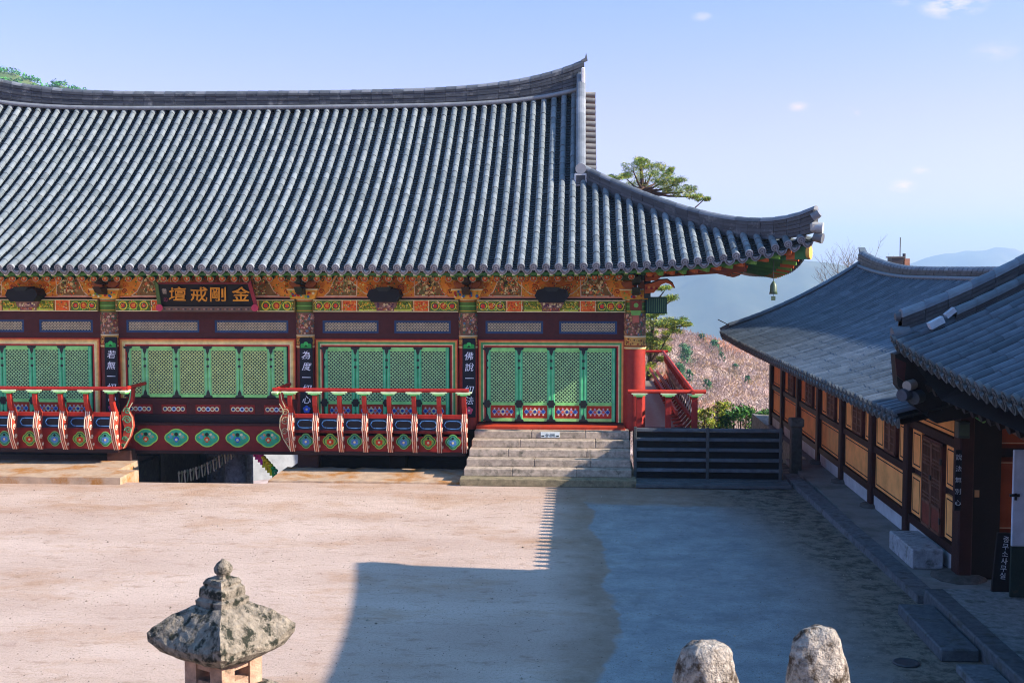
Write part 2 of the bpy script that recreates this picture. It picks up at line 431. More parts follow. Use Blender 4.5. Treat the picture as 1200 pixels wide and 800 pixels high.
# side slope (faces +X)
def zside(X, Y):
    q = min(Y-YC, (2*YR-YC)-Y)
    uu = (XEND-X)*KH
    s = XEND-min(q/KH, DX+6)
    return prof(uu-.15)+liftf(s)*max(0, 1-uu/LIM)
colsS = []; Y = YC+.2
while Y < 2*YR-YC-.2:
    q = min(Y-YC, (2*YR-YC)-Y)
    xt = XEND-q/KH if q < YF-YC else -.05
    x0 = XEND+.05
    if x0-xt > .15: colsS.append([(x0+(xt-x0)*i/10, Y, zside(x0+(xt-x0)*i/10, Y)) for i in range(11)])
    Y += P_
tile_columns(tiles, colsS, (0, 1, 0), None, pitch=P_, seg=5, pstep=.26)
# rear slope and mirrored end, plain tiled sheets
g = []; 
for sgn in (0,):
    xs = [2*XC-XEND+(XEND*2-2*XC)*i/60 for i in range(61)]
    vs = []; ys = [0, .2, .4, .6, .8, 1]
    for x in xs:
        s = abs(x-XC)-HALF
        y1 = YR if s < 0 else hipY(s)
        for t in ys: yy = yeave(x)+(y1-yeave(x))*t; vs.append((x, 2*YR-yy, zfront(x, yy)+.03))
    tiles.add(vs, [(i*6+j, i*6+j+1, i*6+j+7, i*6+j+6) for i in range(60) for j in range(5)], lin('#4a4e50'))
xm = 2*XC-XEND
vs = [(xm, YC, 5.9), (xm, 2*YR-YC, 5.9), (2*XC-.0, 2*YR-YF, 7.3), (2*XC, YF, 7.3)]
tiles.add(vs, [(0, 1, 2, 3)], lin('#4a4e50'))
roof = tiles.build('roof', M_tile, hall)
# soffit boards under the eaves
sof = MB()
xs = [2*XC-XEND+.2+(XEND*2-2*XC-.4)*i/80 for i in range(81)]
vs = []
for x in xs:
    s = abs(x-XC)-HALF
    for yy in (yeave(x)+.12, 28.0, 29.2):
        y2 = min(yy, hipY(s)+.0) if s > 0 else yy
        vs.append((x, y2, zfront(x, y2)-.13-(.10 if yy > 28.5 else 0)))
sof.add(vs, [(i*3+j, (i+1)*3+j, (i+1)*3+j+1, i*3+j+1) for i in range(80) for j in range(2)], lin('#5c6b2c'))
vs = []; ys_ = [YC+.15+(2*(YR-YC)-.3)*i/40 for i in range(41)]
for y in ys_:
    q = min(y-YC, 2*YR-YC-y)
    for xx in (XEND-.1, XEND-1.4, 1.5):
        x2 = max(xx, XEND-q/KH)
        vs.append((x2, y, zside(x2, y)-.16))
sof.add(vs, [(i*3+j, (i+1)*3+j, (i+1)*3+j+1, i*3+j+1) for i in range(40) for j in range(2)], lin('#6b4a28'))
sof.build('soffit', M_paint, roof)
# main ridge
rb = MB(); path = []; hs = []
for i in range(61):
    x = 2*XC-.05+(-2*XC+.12)*i/60; k = abs(x-XC)/HALF
    path.append((x, YR+.05, 9.76+.06*k**2+.42*k**6)); hs.append(.47+.32*k**4)
ridge_body(rb, path, (0, 1, 0), .5, wid=.17, layers=7, cover=.105, hs=hs)
# lower bead course
rb.tube([(p[0], YR-.17, p[2]+.05) for p in path], .065, lin('#7d8183'), n=8)
# upturned horn tile at the end
for sx, x0 in ((1, .07), (-1, 2*XC-.07)):
    rb.prism([(-.1, .0), (.12, .06), (.07, .27), (.02, .12), (-.12, .06)], lambda a, b, d, sx=sx, x0=x0: (x0+sx*a*.8, YR-.08+d, path[-1][2]+hs[-1]+b), .2, lin('#5d6163'))
    rb.box(x0-.09, x0+.02, YR-.45, YR-.2, 10.15, 10.85, lin('#d8d4cc'), ch=.03)
rb.build('main_ridge', M_tile, roof)
# gable verge (descending) ridge with the little rows of cross tiles
vb = MB()
gp = []
for i in range(13):
    y = YR-.1-(YR-.1-YF+.15)*i/12; gp.append((-.02, y, zfront(-.3, y)+.12+.3*(1-i/12)**2*.6))
ridge_body(vb, gp, (1, 0, 0), .33, wid=.10, layers=4, cover=.105, capc=('#6f7376', '#878a8c'))
for i in range(15):
    y = YR-.25-(YR-.25-YF)*i/14; z = zfront(-.3, y)+.18
    for sg, yy in ((0, y), (1, 2*YR-y)):
        vb.tube([(.06, yy, z), (.40, yy, z-.02)], .085, jit(lin('#807c74'), .15), n=8)
vb.box(-.0, .34, YF-.05, YR, 7.25, 7.32, lin('#3c3f41'))
# gable foot block: end disc and white mortar
e = gp[-1]
vb.tube([(e[0], e[1]+.1, e[2]+.3), (e[0], e[1]-.12, e[2]+.27)], .145, lin('#9a9c9b'), n=14)
vb.box(e[0]-.17, e[0]+.17, e[1]-.1, e[1]+.02, e[2]-.2, e[2]+.16, lin('#c9c8c2'), ch=.03)
vb.box(e[0]-.12, e[0]+.12, e[1]-.115, e[1]-.09, e[2]-.14, e[2]+.10, lin('#2b2d30'))
vb.build('verge_ridge', M_tile, roof)
# gable wall
gw = MB()
gw.add([(-.0, YF+.1, 7.3), (-.0, 2*YR-YF-.1, 7.3), (0, YR, 9.9)], [(0, 1, 2)], lin('#7d2a1e'))
gw.build('gable_wall', M_paint, hall)
# hip ridge
hb = MB(); hp_ = []
for i in range(21):
    s = DX*(i/20)*1.015; y = hipY(s); z = zfront(HALF+XC+s, max(y, YC))
    hp_.append((s+.02, y, z-.06+.16*(i/20)**6))
nrm = Vector((KH, 1, 0)).normalized()
ridge_body(hb, hp_, nrm, .3, wid=.11, layers=5, cover=.10, hs=[.37+.03*(i/20)+.10*(i/20)**8 for i in range(21)])
t_ = hp_[-1]
hb.tube([(t_[0]-.08, t_[1]-.02, t_[2]+.10), (t_[0]+.14, t_[1]-.10, t_[2]+.08)], .13, lin('#a9aaa6'), n=14)
hb.tube([(t_[0]-.08, t_[1]-.02, t_[2]+.32), (t_[0]+.06, t_[1]-.08, t_[2]+.42)], [.11, .09], lin('#77797a'), n=12)
hb.tube([(t_[0]-.05, t_[1]-.04, t_[2]-.12), (t_[0]+.13, t_[1]-.14, t_[2]-.16)], [.10, .12], lin('#5d5f60'), n=14)
hb.box(t_[0]-.14, t_[0]+.08, t_[1]-.16, t_[1]+.02, t_[2]+.0, t_[2]+.2, lin('#9f9c94'), ch=.03)
hb.build('hip_ridge', M_tile, roof)

# ---- rafters
G_D = lin('#2c5a35'); G_L = lin('#6b9a3a'); OR = lin('#c8651c'); RD = lin('#8e1f17'); RD2 = lin('#641a17'); CR = lin('#e6d9a8'); BK = lin('#101014')
MAR = lin('#4a1a18'); BLU = lin('#23548f'); SKY = lin('#6fa5c9'); YL = lin('#c9a236'); PK = lin('#d98f86'); TEAL = lin('#2f8f7a'); PURP = lin('#5e3b58'); LG = lin('#7fbf58'); OLV = lin('#8a7a28')
def disc_y(mb, x, y, z, r, col, n=12, th=.006, d=1):
    vs = [(x+r*math.cos(2*PI*k/n), y, z+r*math.sin(2*PI*k/n)) for k in range(n)]
    vs += [(v[0], y+th, v[2]) for v in vs]
    mb.add(vs, [tuple(range(n))]+[(k, (k+1) % n, n+(k+1) % n, n+k) for k in range(n)], col)
def flower(mb, x, y, z, r, petal, mid, core, k=6):
    disc_y(mb, x, y, z, r, CR, 14)
    disc_y(mb, x, y-.003, z, r*.88, RD, 14)
    for i in range(k):
        a = 2*PI*i/k+.3; disc_y(mb, x+math.cos(a)*r*.5, y-.006, z+math.sin(a)*r*.5, r*.3, petal, 8)
    disc_y(mb, x, y-.009, z, r*.25, core, 8)
# round rafter (with painted flower end) and square flying rafter, copied along the eave
rf = MB(); z0 = 4.79
rf.tube([(0, 27.72, z0), (0, 29.3, z0+.50)], .085, jit(lin('#a0481c')), n=10)
rf.tube([(0, 27.70, z0-.008), (0, 27.95, z0+.09)], .088, G_D, n=10)
flower(rf, 0, 27.69, z0-.005, .08, lin('#e0702a'), RD, CR)
proto_r = rf.build('rafter', M_paint, hall)
ff = MB(); zf0 = prof(.14)-.19
ff.bar((0, 27.14, zf0), (0, 28.6, zf0+.52), .10, .12, jit(lin('#3f7a34')))
ff.bar((0, 27.12, zf0-.005), (0, 27.34, zf0+.07), .106, .126, G_L)
ff.box(-.035, .035, 27.05, 27.10, zf0-.035, zf0+.035, CR)
proto_f = ff.build('flying_rafter', M_paint, hall)
X0 = proto_r.location.copy()
xs_r = []; X = 1.2
while X > -17.8: xs_r.append(X); X -= P_
for i, x in enumerate(xs_r):
    o = proto_r if i == 0 else proto_r.copy()
    if i: C.objects.link(o); o.parent = hall
    o.location = (x, 0, liftf(abs(x-XC)-HALF)*.8)
    o = proto_f if i == 0 else proto_f.copy()
    if i: C.objects.link(o); o.parent = hall
    o.location = (x+P_/2, 0, liftf(abs(x-XC)-HALF)*.92)
for i, x in enumerate([1.45+P_*k for k in range(12)]):
    if x > 4.7: break
# fan rafters at the corner
piv = Vector((1.2, 29.0, 5.45))
for i in range(26):
    if i < 13:
        x = 1.6+i*.27; e = Vector((x, yeave(x)+.15, zfront(x, yeave(x))-.19))
    else:
        y = YC+.45+(i-13)*.3; e = Vector((XEND-.14, y, zside(XEND-.12, y)-.2))
    pv = Vector((1.25+.2*min(i, 12)/12, 28.75+.02*max(0, i-12)*6, 5.55))
    d = (e-pv)
    m1 = MB(); m1.bar(e-d*.75, e, .10, .12, jit(lin('#3f7a34'), .2)); m1.bar(e-d*.08, e+d*.004, .106, .126, G_L if i % 2 else lin('#b85a22'))
    m1.build('flying_rafter', M_paint, hall)
    e2 = pv.lerp(e, .70)+Vector((0, 0, -.16))
    m2 = MB(); m2.tube([pv+Vector((0, 0, -.1)), e2], .085, jit(lin('#a0481c'), .2), n=8); m2.tube([e2-d*.05, e2+d*.004], .089, lin('#e0702a') if i % 2 else G_D, n=8)
    m2.build('rafter', M_paint, hall)
m = MB(); c0 = Vector((1.3, 28.9, 5.3)); c1 = Vector((XEND-.02, YC+.12, zfront(XEND-.1, YC)-.30))
m.bar(c0-Vector((0,0,.1)), c1, .2, .3, lin('#2f6b34')); d = (c1-c0).normalized()
m.tube([c1-d*.03+Vector((0,0,.0)), c1+d*.05], .16, lin('#d6a04a'), n=12)
m.bar(c1-d*.5, c1-d*.3, .206, .306, lin('#b85a22'))
m.bar(c0-Vector((0,0,.42)), c1-d*1.5-Vector((0,0,.3)), .18, .22, lin('#7a3a1c'))
m.build('corner_rafter', M_paint, hall)
# eave boards: long painted fascia just above rafters, and a serrated one in the corner
m = MB()
for i in range(100):
    xa_, xb_ = -18+i*.2272, -18+(i+1)*.2272
    if xb_ > 4.9: break
    za_, zb_ = zfront(xa_, yeave(xa_))-.125, zfront(xb_, yeave(xb_))-.125
    m.bar((xa_, yeave(xa_)+.13, za_), (xb_, yeave(xb_)+.13, zb_), .08, .07, lin('#3b6d2c') if i % 2 else lin('#47782f'))
m.build('eave_board', M_paint, hall)

# ---- columns
COLX = [-19.9, -16.15, -12.05, -6.97, -2.83, 1.34]
YFAC = 28.85
def floral(mb, cx, r, z0, z1, n, cols, rr, size=.035):
    for i in range(n):
        a = rr.uniform(-1.35, 1.35); z = rr.uniform(z0+.03, z1-.03)
        x = cx+math.sin(a)*(r+.004); y = YFAC-math.cos(a)*(r+.004)
        s = size*rr.uniform(.4, 1.1); c = cols[rr.randrange(len(cols))]
        t = Vector((math.cos(a), math.sin(a), 0)); nn_ = Vector((math.sin(a), -math.cos(a), 0))
        k = 5; vs = [Vector((x, y, z))+nn_*(.001*(i % 7))+t*math.cos(2*PI*j/k+i)*s+Vector((0, 0, math.sin(2*PI*j/k+i)*s)) for j in range(k)]
        mb.add(vs, [tuple(range(k))], c)
FLO = [lin('#c98a78'), lin('#a06a4a'), lin('#d8b090'), lin('#7a4a34'), lin('#4a6a4a'), lin('#8a3a2e'), lin('#5a7a8a'), lin('#c9a26a')]
for i, x in enumerate(COLX):
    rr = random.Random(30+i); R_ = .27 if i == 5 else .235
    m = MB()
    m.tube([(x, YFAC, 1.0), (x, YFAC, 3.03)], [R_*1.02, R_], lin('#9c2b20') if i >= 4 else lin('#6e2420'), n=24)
    m.tube([(x, YFAC, 3.03), (x, YFAC, 3.33)], R_+.003, lin('#e0a850'), n=24, caps=False)
    m.tube([(x, YFAC, 3.33), (x, YFAC, 3.36)], R_+.007, CR, n=24, caps=False)
    m.tube([(x, YFAC, 3.36), (x, YFAC, 3.93)], R_+.003, lin('#7d5c44'), n=24, caps=False)
    m.tube([(x, YFAC, 3.93), (x, YFAC, 4.26)], R_+.012, lin('#4f7a2a'), n=24, caps=False)
    for zz, c_ in ((3.05, CR), (3.10, RD), (3.96, YL), (4.08, LG), (4.2, OR), (4.24, CR)):
        m.tube([(x, YFAC, zz), (x, YFAC, zz+.025)], R_+.016, c_, n=24, caps=False)
    floral(m, x, R_, 3.36, 3.93, 190, FLO, rr)
    floral(m, x, R_, 3.12, 3.32, 50, [lin('#b03c22'), lin('#7a5a20'), lin('#e0b860'), lin('#6a3a1c')], rr, .025)
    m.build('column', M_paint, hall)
    # bracket set on the column head
    b = MB()
    b.prism([(-.30, 0), (.30, 0), (.38, .22), (-.38, .22)], lambda a, z, d: (x+a, YFAC-.34+d, 4.27+z), .6, lin('#b98d2a'))
    for k in range(22):
        disc_y(b, x+rr.uniform(-.3, .3), YFAC-.347-.001*k, 4.27+rr.uniform(.04, .19), rr.uniform(.02, .04), rr.choice([RD, G_L, CR, OR, BLU]), 7)
    b.prism([(-.38, 0), (.38, 0), (.40, .03), (-.40, .03)], lambda a, z, d: (x+a, YFAC-.355+d, 4.49+z), .62, CR)
    for (zz, l_, h_) in ((4.54, .34, .16), (4.74, .50, .16)):
        for sg in (-1, 1):
            b.prism([(sg*.06, 0), (sg*l_*.7, 0), (sg*l_, h_*.6), (sg*l_, h_), (sg*.06, h_)], lambda a, z, d, zz=zz: (x+a, YFAC-.3+d, zz+z), .14, lin('#35502c') if l_ > .4 else lin('#7d4a24'))
    for zz, yo in ((4.36, -.75), (4.62, -.95)):
        b.prism([(0, 0), (.5, .02), (.8, .08), (1.0, .22), (.86, .16), (.6, .2), (0, .2)], lambda a, z, d, yo=yo, zz=zz: (x-.09+d, YFAC-.1-a*(-yo), zz+z), .18, lin('#1f2a22') if i % 2 else lin('#2a2320'))
    b.c = [vivid(c) for c in b.c]
    b.build('bracket_set', M_paint, hall)
# extra side brackets on the corner column: curved ox-tongue ends
b = MB()
def tongue(b, z, L0, col):
    top = [(0, .26), (.25, .30), (.5, .38), (.75, .39), (.92, .30), (1.0, .16)]
    bot = [(.96, .16), (.86, .25), (.7, .29), (.55, .24), (.42, .12), (.3, .02), (0, 0)]
    b.prism([(a*L0, c*.9) for a, c in top+bot], lambda a, c, d: (1.55+a, YFAC-.55-a*.25+d, z+c), .13, col)
    b.prism([(a*L0, c*.9+.014) for a, c in top]+[(a*L0, c*.9-.014) for a, c in reversed(top)], lambda a, c, d: (1.55+a, YFAC-.565-a*.25+d, z+c), .16, lin('#0e1513'))
    for k in range(5):
        disc_y(b, 1.6+k*.08*L0, YFAC-.565-k*.02, z+.13+.02*(k % 2), .035, lin('#d08a3a') if k % 2 else RD, 8, .004)
tongue(b, 4.42, .72, lin('#b3561c')); tongue(b, 4.72, .95, lin('#b3561c'))
b.box(1.6, 2.12, YFAC-.2, YFAC+.3, 3.92, 4.32, lin('#1f4a3c'))
for k in range(9):
    b.box(1.64+k*.053, 1.655+k*.053, YFAC-.206, YFAC-.199, 3.95, 4.29, lin('#5c8a5a'))
b.box(1.2, 1.5, YFAC-.44, YFAC-.2, 4.0, 4.26, lin('#6e4420')); b.box(1.24, 1.46, YFAC-.446, YFAC-.44, 4.04, 4.22, lin('#8f3a26')); disc_y(b, 1.35, YFAC-.452, 4.13, .06, LG, 8)
b.prism([(-.1, 0), (.1, 0), (.13, .12), (-.13, .12)], lambda a, z, d: (1.35+a, YFAC-.42+d, 3.88+z), .2, LG)
b.box(1.27, 1.43, YFAC-.4, YFAC-.25, 3.7, 3.88, lin('#c06a52'))
b.box(1.55, 1.7, YFAC-.5, YFAC-.1, 4.3, 5.3, lin('#20302a')); b.box(1.2, 1.9, YFAC-.4, YFAC+.3, 4.98, 5.2, lin('#24352c'))
b.build('bracket_set', M_paint, hall)

# ---- bays
def spk(mb, x0, x1, z0, z1, y, n, cols, rr, s=.03):
    for i in range(n):
        disc_y(mb, rr.uniform(x0+s, x1-s), y-.0008*(i % 9), rr.uniform(z0+s, z1-s), s*rr.uniform(.4, 1), cols[rr.randrange(len(cols))], 6, .001)
def stroke(mb, pts, w, y, col, th=.005):
    for i in range(len(pts)-1):
        a, b_ = Vector((pts[i][0], y, pts[i][1])), Vector((pts[i+1][0], y, pts[i+1][1]))
        e = (b_-a).normalized()*w*.4 if (b_-a).length > 0 else Vector((0,0,0))
        mb.bar(a-e, b_+e, th, w, col, up=(0, 1, 0)) if False else mb.obox((a+b_)/2, (b_-a)/2+e, Vector((0, th/2, 0)), Vector((-(b_-a).z, 0, (b_-a).x)).normalized()*w/2, col)
def spiral(mb, x, z, r, turns, sg, w, y, col, a0=0):
    n = int(9*turns); pts = [(x+sg*r*(1-k/n*.85)*math.cos(a0+2*PI*turns*k/n), z+r*(1-k/n*.85)*math.sin(a0+2*PI*turns*k/n)) for k in range(n+1)]
    stroke(mb, pts, w, y, col)
LAND = [lin('#8d8a5e'), lin('#6a5a34'), lin('#c9b48a'), lin('#57613a'), lin('#a0714a'), lin('#3c3a2c'), lin('#b06a4a'), lin('#d9cda6'), lin('#7b8f6a')]
def bracket_panel(x0, x1, rr, seed):
    m = MB(); y = YFAC-.12; w = x1-x0; xm_ = (x0+x1)/2
    m.box(x0, x1, y, y+.1, 4.30, 5.15, lin('#bf8428'))
    # end cloud pieces
    for sg, xe in ((1, x0), (-1, x1)):
        for k in range(4): spiral(m, xe+sg*(.42+.02*k), 4.45+.15*k, .07, 1.2, sg, .02, y-.008, [RD, OR, G_D, YL][k])
        # trapezoid landscape
        a = w*.12; b_ = w*.17; c = w*.32
        tz = [(xe+sg*(a), 4.34), (xe+sg*c, 4.34), (xe+sg*c*1.02, 5.05), (xe+sg*(b_*1.35), 5.05), (xe+sg*(b_*1.05), 4.72), (xe+sg*(a*1.25), 4.45)]
        m.prism([(p[0], p[1]) for p in tz], lambda u, v, d: (u, y-.006+d, v), .006, lin('#6f5c34'))
        spk(m, min(xe+sg*a*1.5, xe+sg*c), max(xe+sg*a*1.5, xe+sg*c), 4.36, 4.95, y-.009, 150, LAND, rr, .045)
        stroke(m, tz+[tz[0]], .022, y-.02, lin('#dfb2a0'))
    # central orange cloud
    cw = w*.20
    cl = []
    for k in range(40):
        a = 2*PI*k/40; q = 1+.05*math.cos(6*a); cl.append((xm_+cw*1.05*math.cos(a)*q, 4.78+.44*math.sin(a)*q if math.sin(a) < 0 else 4.78+.5*math.sin(a)))
    m.prism(cl, lambda u, v, d: (u, y-.012+d, v), .012, lin('#e07818'))
    stroke(m, cl+[cl[0]], .022, y-.015, lin('#e0bfae'))
    for sg in (-1, 1):
        for j in range(2):
            for k in range(3):
                spiral(m, xm_+sg*cw*(.2+.29*k), 4.53+.26*j, .105, 1.9, sg, .016, y-.02, lin('#7a2a10') if (k+j) % 2 else lin('#e6a83a'), k)
    spk(m, x0, x1, 4.32, 5.0, y-.022, 420, [lin('#e6a030'), lin('#a8381a'), lin('#4a7a2a'), lin('#e8cf80'), lin('#7a3a14'), lin('#d9701f')], rr, .024)
    stroke(m, [(x0, 4.31), (x1, 4.31)], .03, y-.02, lin('#b98478'))
    m.c = [vivid(c) for c in m.c]
    return m.build('bracket_panel', M_paint, hall)
def painted_beam(x0, x1, rr):
    m = MB(); y = YFAC-.2; w = x1-x0; xm_ = (x0+x1)/2
    m.box(x0, x1, y, y+.22, 3.94, 4.25, lin('#5b5a22'))
    stroke(m, [(x0+.03, 4.235), (x1-.03, 4.235)], .02, y-.004, CR); stroke(m, [(x0+.03, 3.955), (x1-.03, 3.955)], .02, y-.004, CR)
    segs = [(.015, .19, 'f'), (.20, .31, 'o'), (.32, .44, 'g'), (.44, .56, 'c'), (.56, .68, 'g'), (.69, .80, 'o'), (.81, .985, 'f')]
    for a, b_, t in segs:
        xa_, xb_ = x0+w*a, x0+w*b_
        if t == 'o':
            m.box(xa_, xb_, y-.006, y, 3.97, 4.22, lin('#c95a1a'))
            for sg in (xa_+.02, xb_-.02): stroke(m, [(sg, 3.96), (sg, 4.23)], .018, y-.01, CR)
            spk(m, xa_+.03, xb_-.03, 3.98, 4.21, y-.008, 40, [lin('#e08a3a'), lin('#9a3414'), lin('#d9701f')], rr, .022)
        elif t == 'g':
            m.box(xa_, xb_, y-.006, y, 4.01, 4.22, lin('#5f7d1c')); m.box(xa_, xb_, y-.007, y, 3.97, 4.005, lin('#a9bf4a'))
            spk(m, xa_, xb_, 4.02, 4.21, y-.008, 45, [YL, lin('#2f4a1a'), lin('#c9c04a')], rr, .022)
        elif t == 'c':
            m.box(xa_, xb_, y-.006, y, 3.97, 4.22, lin('#6a4a48'))
            spk(m, xa_, xb_, 3.97, 4.21, y-.008, 80, [lin('#b58a8a'), CR, PURP, lin('#8a4a3a'), OLV], rr, .03)
        else:
            m.box(xa_, xb_, y-.006, y, 3.97, 4.22, lin('#3f6a26'))
            ww = xb_-xa_; n = 3
            for k in range(n):
                xx = xa_+ww*(k+.5)/n
                disc_y(m, xx, y-.011, 4.095, min(.115, ww/n*.48), [lin('#c9bf3a'), lin('#9ab83a')][k % 2], 12)
                disc_y(m, xx, y-.014, 4.095, .085, RD if k % 2 else G_D, 12)
                disc_y(m, xx, y-.017, 4.095, .055, lin('#d9702a') if k % 2 else lin('#b0302a'), 8)
            spk(m, xa_, xb_, 3.98, 4.21, y-.007, 30, [CR, OR, LG, BK], rr, .018)
    spk(m, x0, x1, 3.97, 4.23, y-.022, 200, [YL, LG, OR, CR, G_D, lin('#b8c832')], rr, .019)
    m.c = [vivid(c) for c in m.c]
    return m.build('painted_beam', M_paint, hall)
def lattice(mb, x0, x1, z0, z1, y, p, w, col, th=.012):
    W, H = x1-x0, z1-z0
    for sg in (1, -1):
        k = -H
        while k < W:
            # line x = x0+k+t, z=z0+t
            t0 = max(0, -k); t1 = min(H, W-k)
            if t1-t0 > .02:
                a = (x0+k+t0, z0+t0); b_ = (x0+k+t1, z0+t1)
                if sg < 0: a = (x0+x1-a[0], a[1]); b_ = (x0+x1-b_[0], b_[1])
                A, B = Vector((a[0], y+(.004 if sg < 0 else 0), a[1])), Vector((b_[0], y+(.004 if sg < 0 else 0), b_[1]))
                e = (B-A).normalized()*w*.3
                mb.obox((A+B)/2, (B-A)/2+e*0, Vector((0, th/2, 0)), Vector((-(B-A).z, 0, (B-A).x)).normalized()*w/2, col)
            k += p
def door_leaf(x0, x1, z0, z1, panel, dirt=0, hinge=(1, 1)):
    """one green leaf: frame, lattice, paper, painted panel, iron fittings"""
    W = x1-x0; y = YFAC-.06
    gcol = jit(lin('#55cc88') if panel else lin('#86d884'), .08); gl = jit(lin('#9ae682'), .08)
    m = MB(); fr = .085
    m.box(x0, x0+fr, y-.03, y+.03, z0, z1, gcol, ch=.008); m.box(x1-fr, x1, y-.03, y+.03, z0, z1, gcol, ch=.008)
    m.box(x0+fr, x1-fr, y-.026, y+.03, z1-.10, z1, gl); 
    zb = z0+.07
    if panel:
        m.box(x0+fr, x1-fr, y-.026, y+.03, z0, z0+.075, gl); m.box(x0+fr, x1-fr, y-.026, y+.03, z0+.40, z0+.48, gl); zb = z0+.48
    else: m.box(x0+fr, x1-fr, y-.026, y+.03, z0, z0+.08, gl); zb = z0+.08
    for xx in (x0+fr*.5, x1-fr*.5): m.box(xx-.008, xx+.008, y-.034, y-.03, z0+.05, z1-.05, lin('#8fd8a0'))
    lf = m.build('door_leaf', M_paint, hall)
    m = MB(); m.box(x0+fr, x1-fr, y+.01, y+.02, zb, z1-.10, lin('#244a3e'))
    lattice(m, x0+fr, x1-fr, zb, z1-.10, y-.012, .092, .022, lin('#a8d894') if panel else lin('#c4dc8c'))
    m.build('lattice', M_paint, lf)
    if panel:
        m = MB(); m.box(x0+fr, x1-fr, y-.012, y+.02, z0+.075, z0+.40, lin('#b5361c'))
        xm_ = (x0+x1)/2; zz = z0+.24
        for k in range(5):
            xx = xm_+(k-2)*(W-.2)/5.6
            disc_y(m, xx, y-.018-.001*k, zz, .075 if k == 2 else .055, lin('#8fb3d0') if k != 2 else CR, 10)
            disc_y(m, xx, y-.024-.001*k, zz, .04, lin('#2f4f9a') if k % 2 == 0 else lin('#d9694a'), 8)
            for sg in (-1, 1): disc_y(m, xx, y-.020-.001*k, zz+sg*.075, .025, lin('#d9a8b0') if k % 2 else CR, 6)
        m.build('flower_panel', M_paint, lf)
    def fitting(xx, zz, sg):
        m = MB()
        pts = [(-.12, 0), (.12, 0), (.10, sg*.045), (.05, sg*.06), (.04, sg*.12), (0, sg*.20), (-.04, sg*.12), (-.05, sg*.06), (-.10, sg*.045)]
        m.prism([(xx+a, zz+b_) for a, b_ in pts], lambda u, v, d: (u, y-.046+d, v), .012, lin('#101a18')); m.build('hinge_plate', M_metal, lf)
    if hinge[0]: fitting(x0, z1, -1)
    if hinge[0] and hinge[1]: fitting(x0, z0, 1)
    if panel:
        m = MB()
        for k in range(6):
            a = 2*PI*k/6; disc_y(m, x0+.07*math.cos(a), y-.048, z0+.44+.07*math.sin(a), .04, lin('#101a18'), 8)
        disc_y(m, x0, y-.05, z0+.44, .05, lin('#101a18'), 8); m.build('hinge_plate', M_metal, lf)
    for zz in (z1-.32, z1-.5):
        m = MB(); m.box(x0-.03, x0+.03, y-.044, y-.03, zz-.03, zz+.03, lin('#12201c')); m.build('rivet_plate', M_metal, lf)
    return lf
def rect_frame(m, x0, x1, z0, z1, y, widths, cols, bottom=False):
    a = 0
    for k, (w, c) in enumerate(zip(widths, cols)):
        yy = y-.03+.006*k
        m.box(x0+a, x0+a+w, yy, y+.05, z0, z1-a, c); m.box(x1-a-w, x1-a, yy, y+.05, z0, z1-a, c)
        m.box(x0+a+w, x1-a-w, yy+.001, y+.05, z1-a-w, z1-a, c)
        a += w
    return a
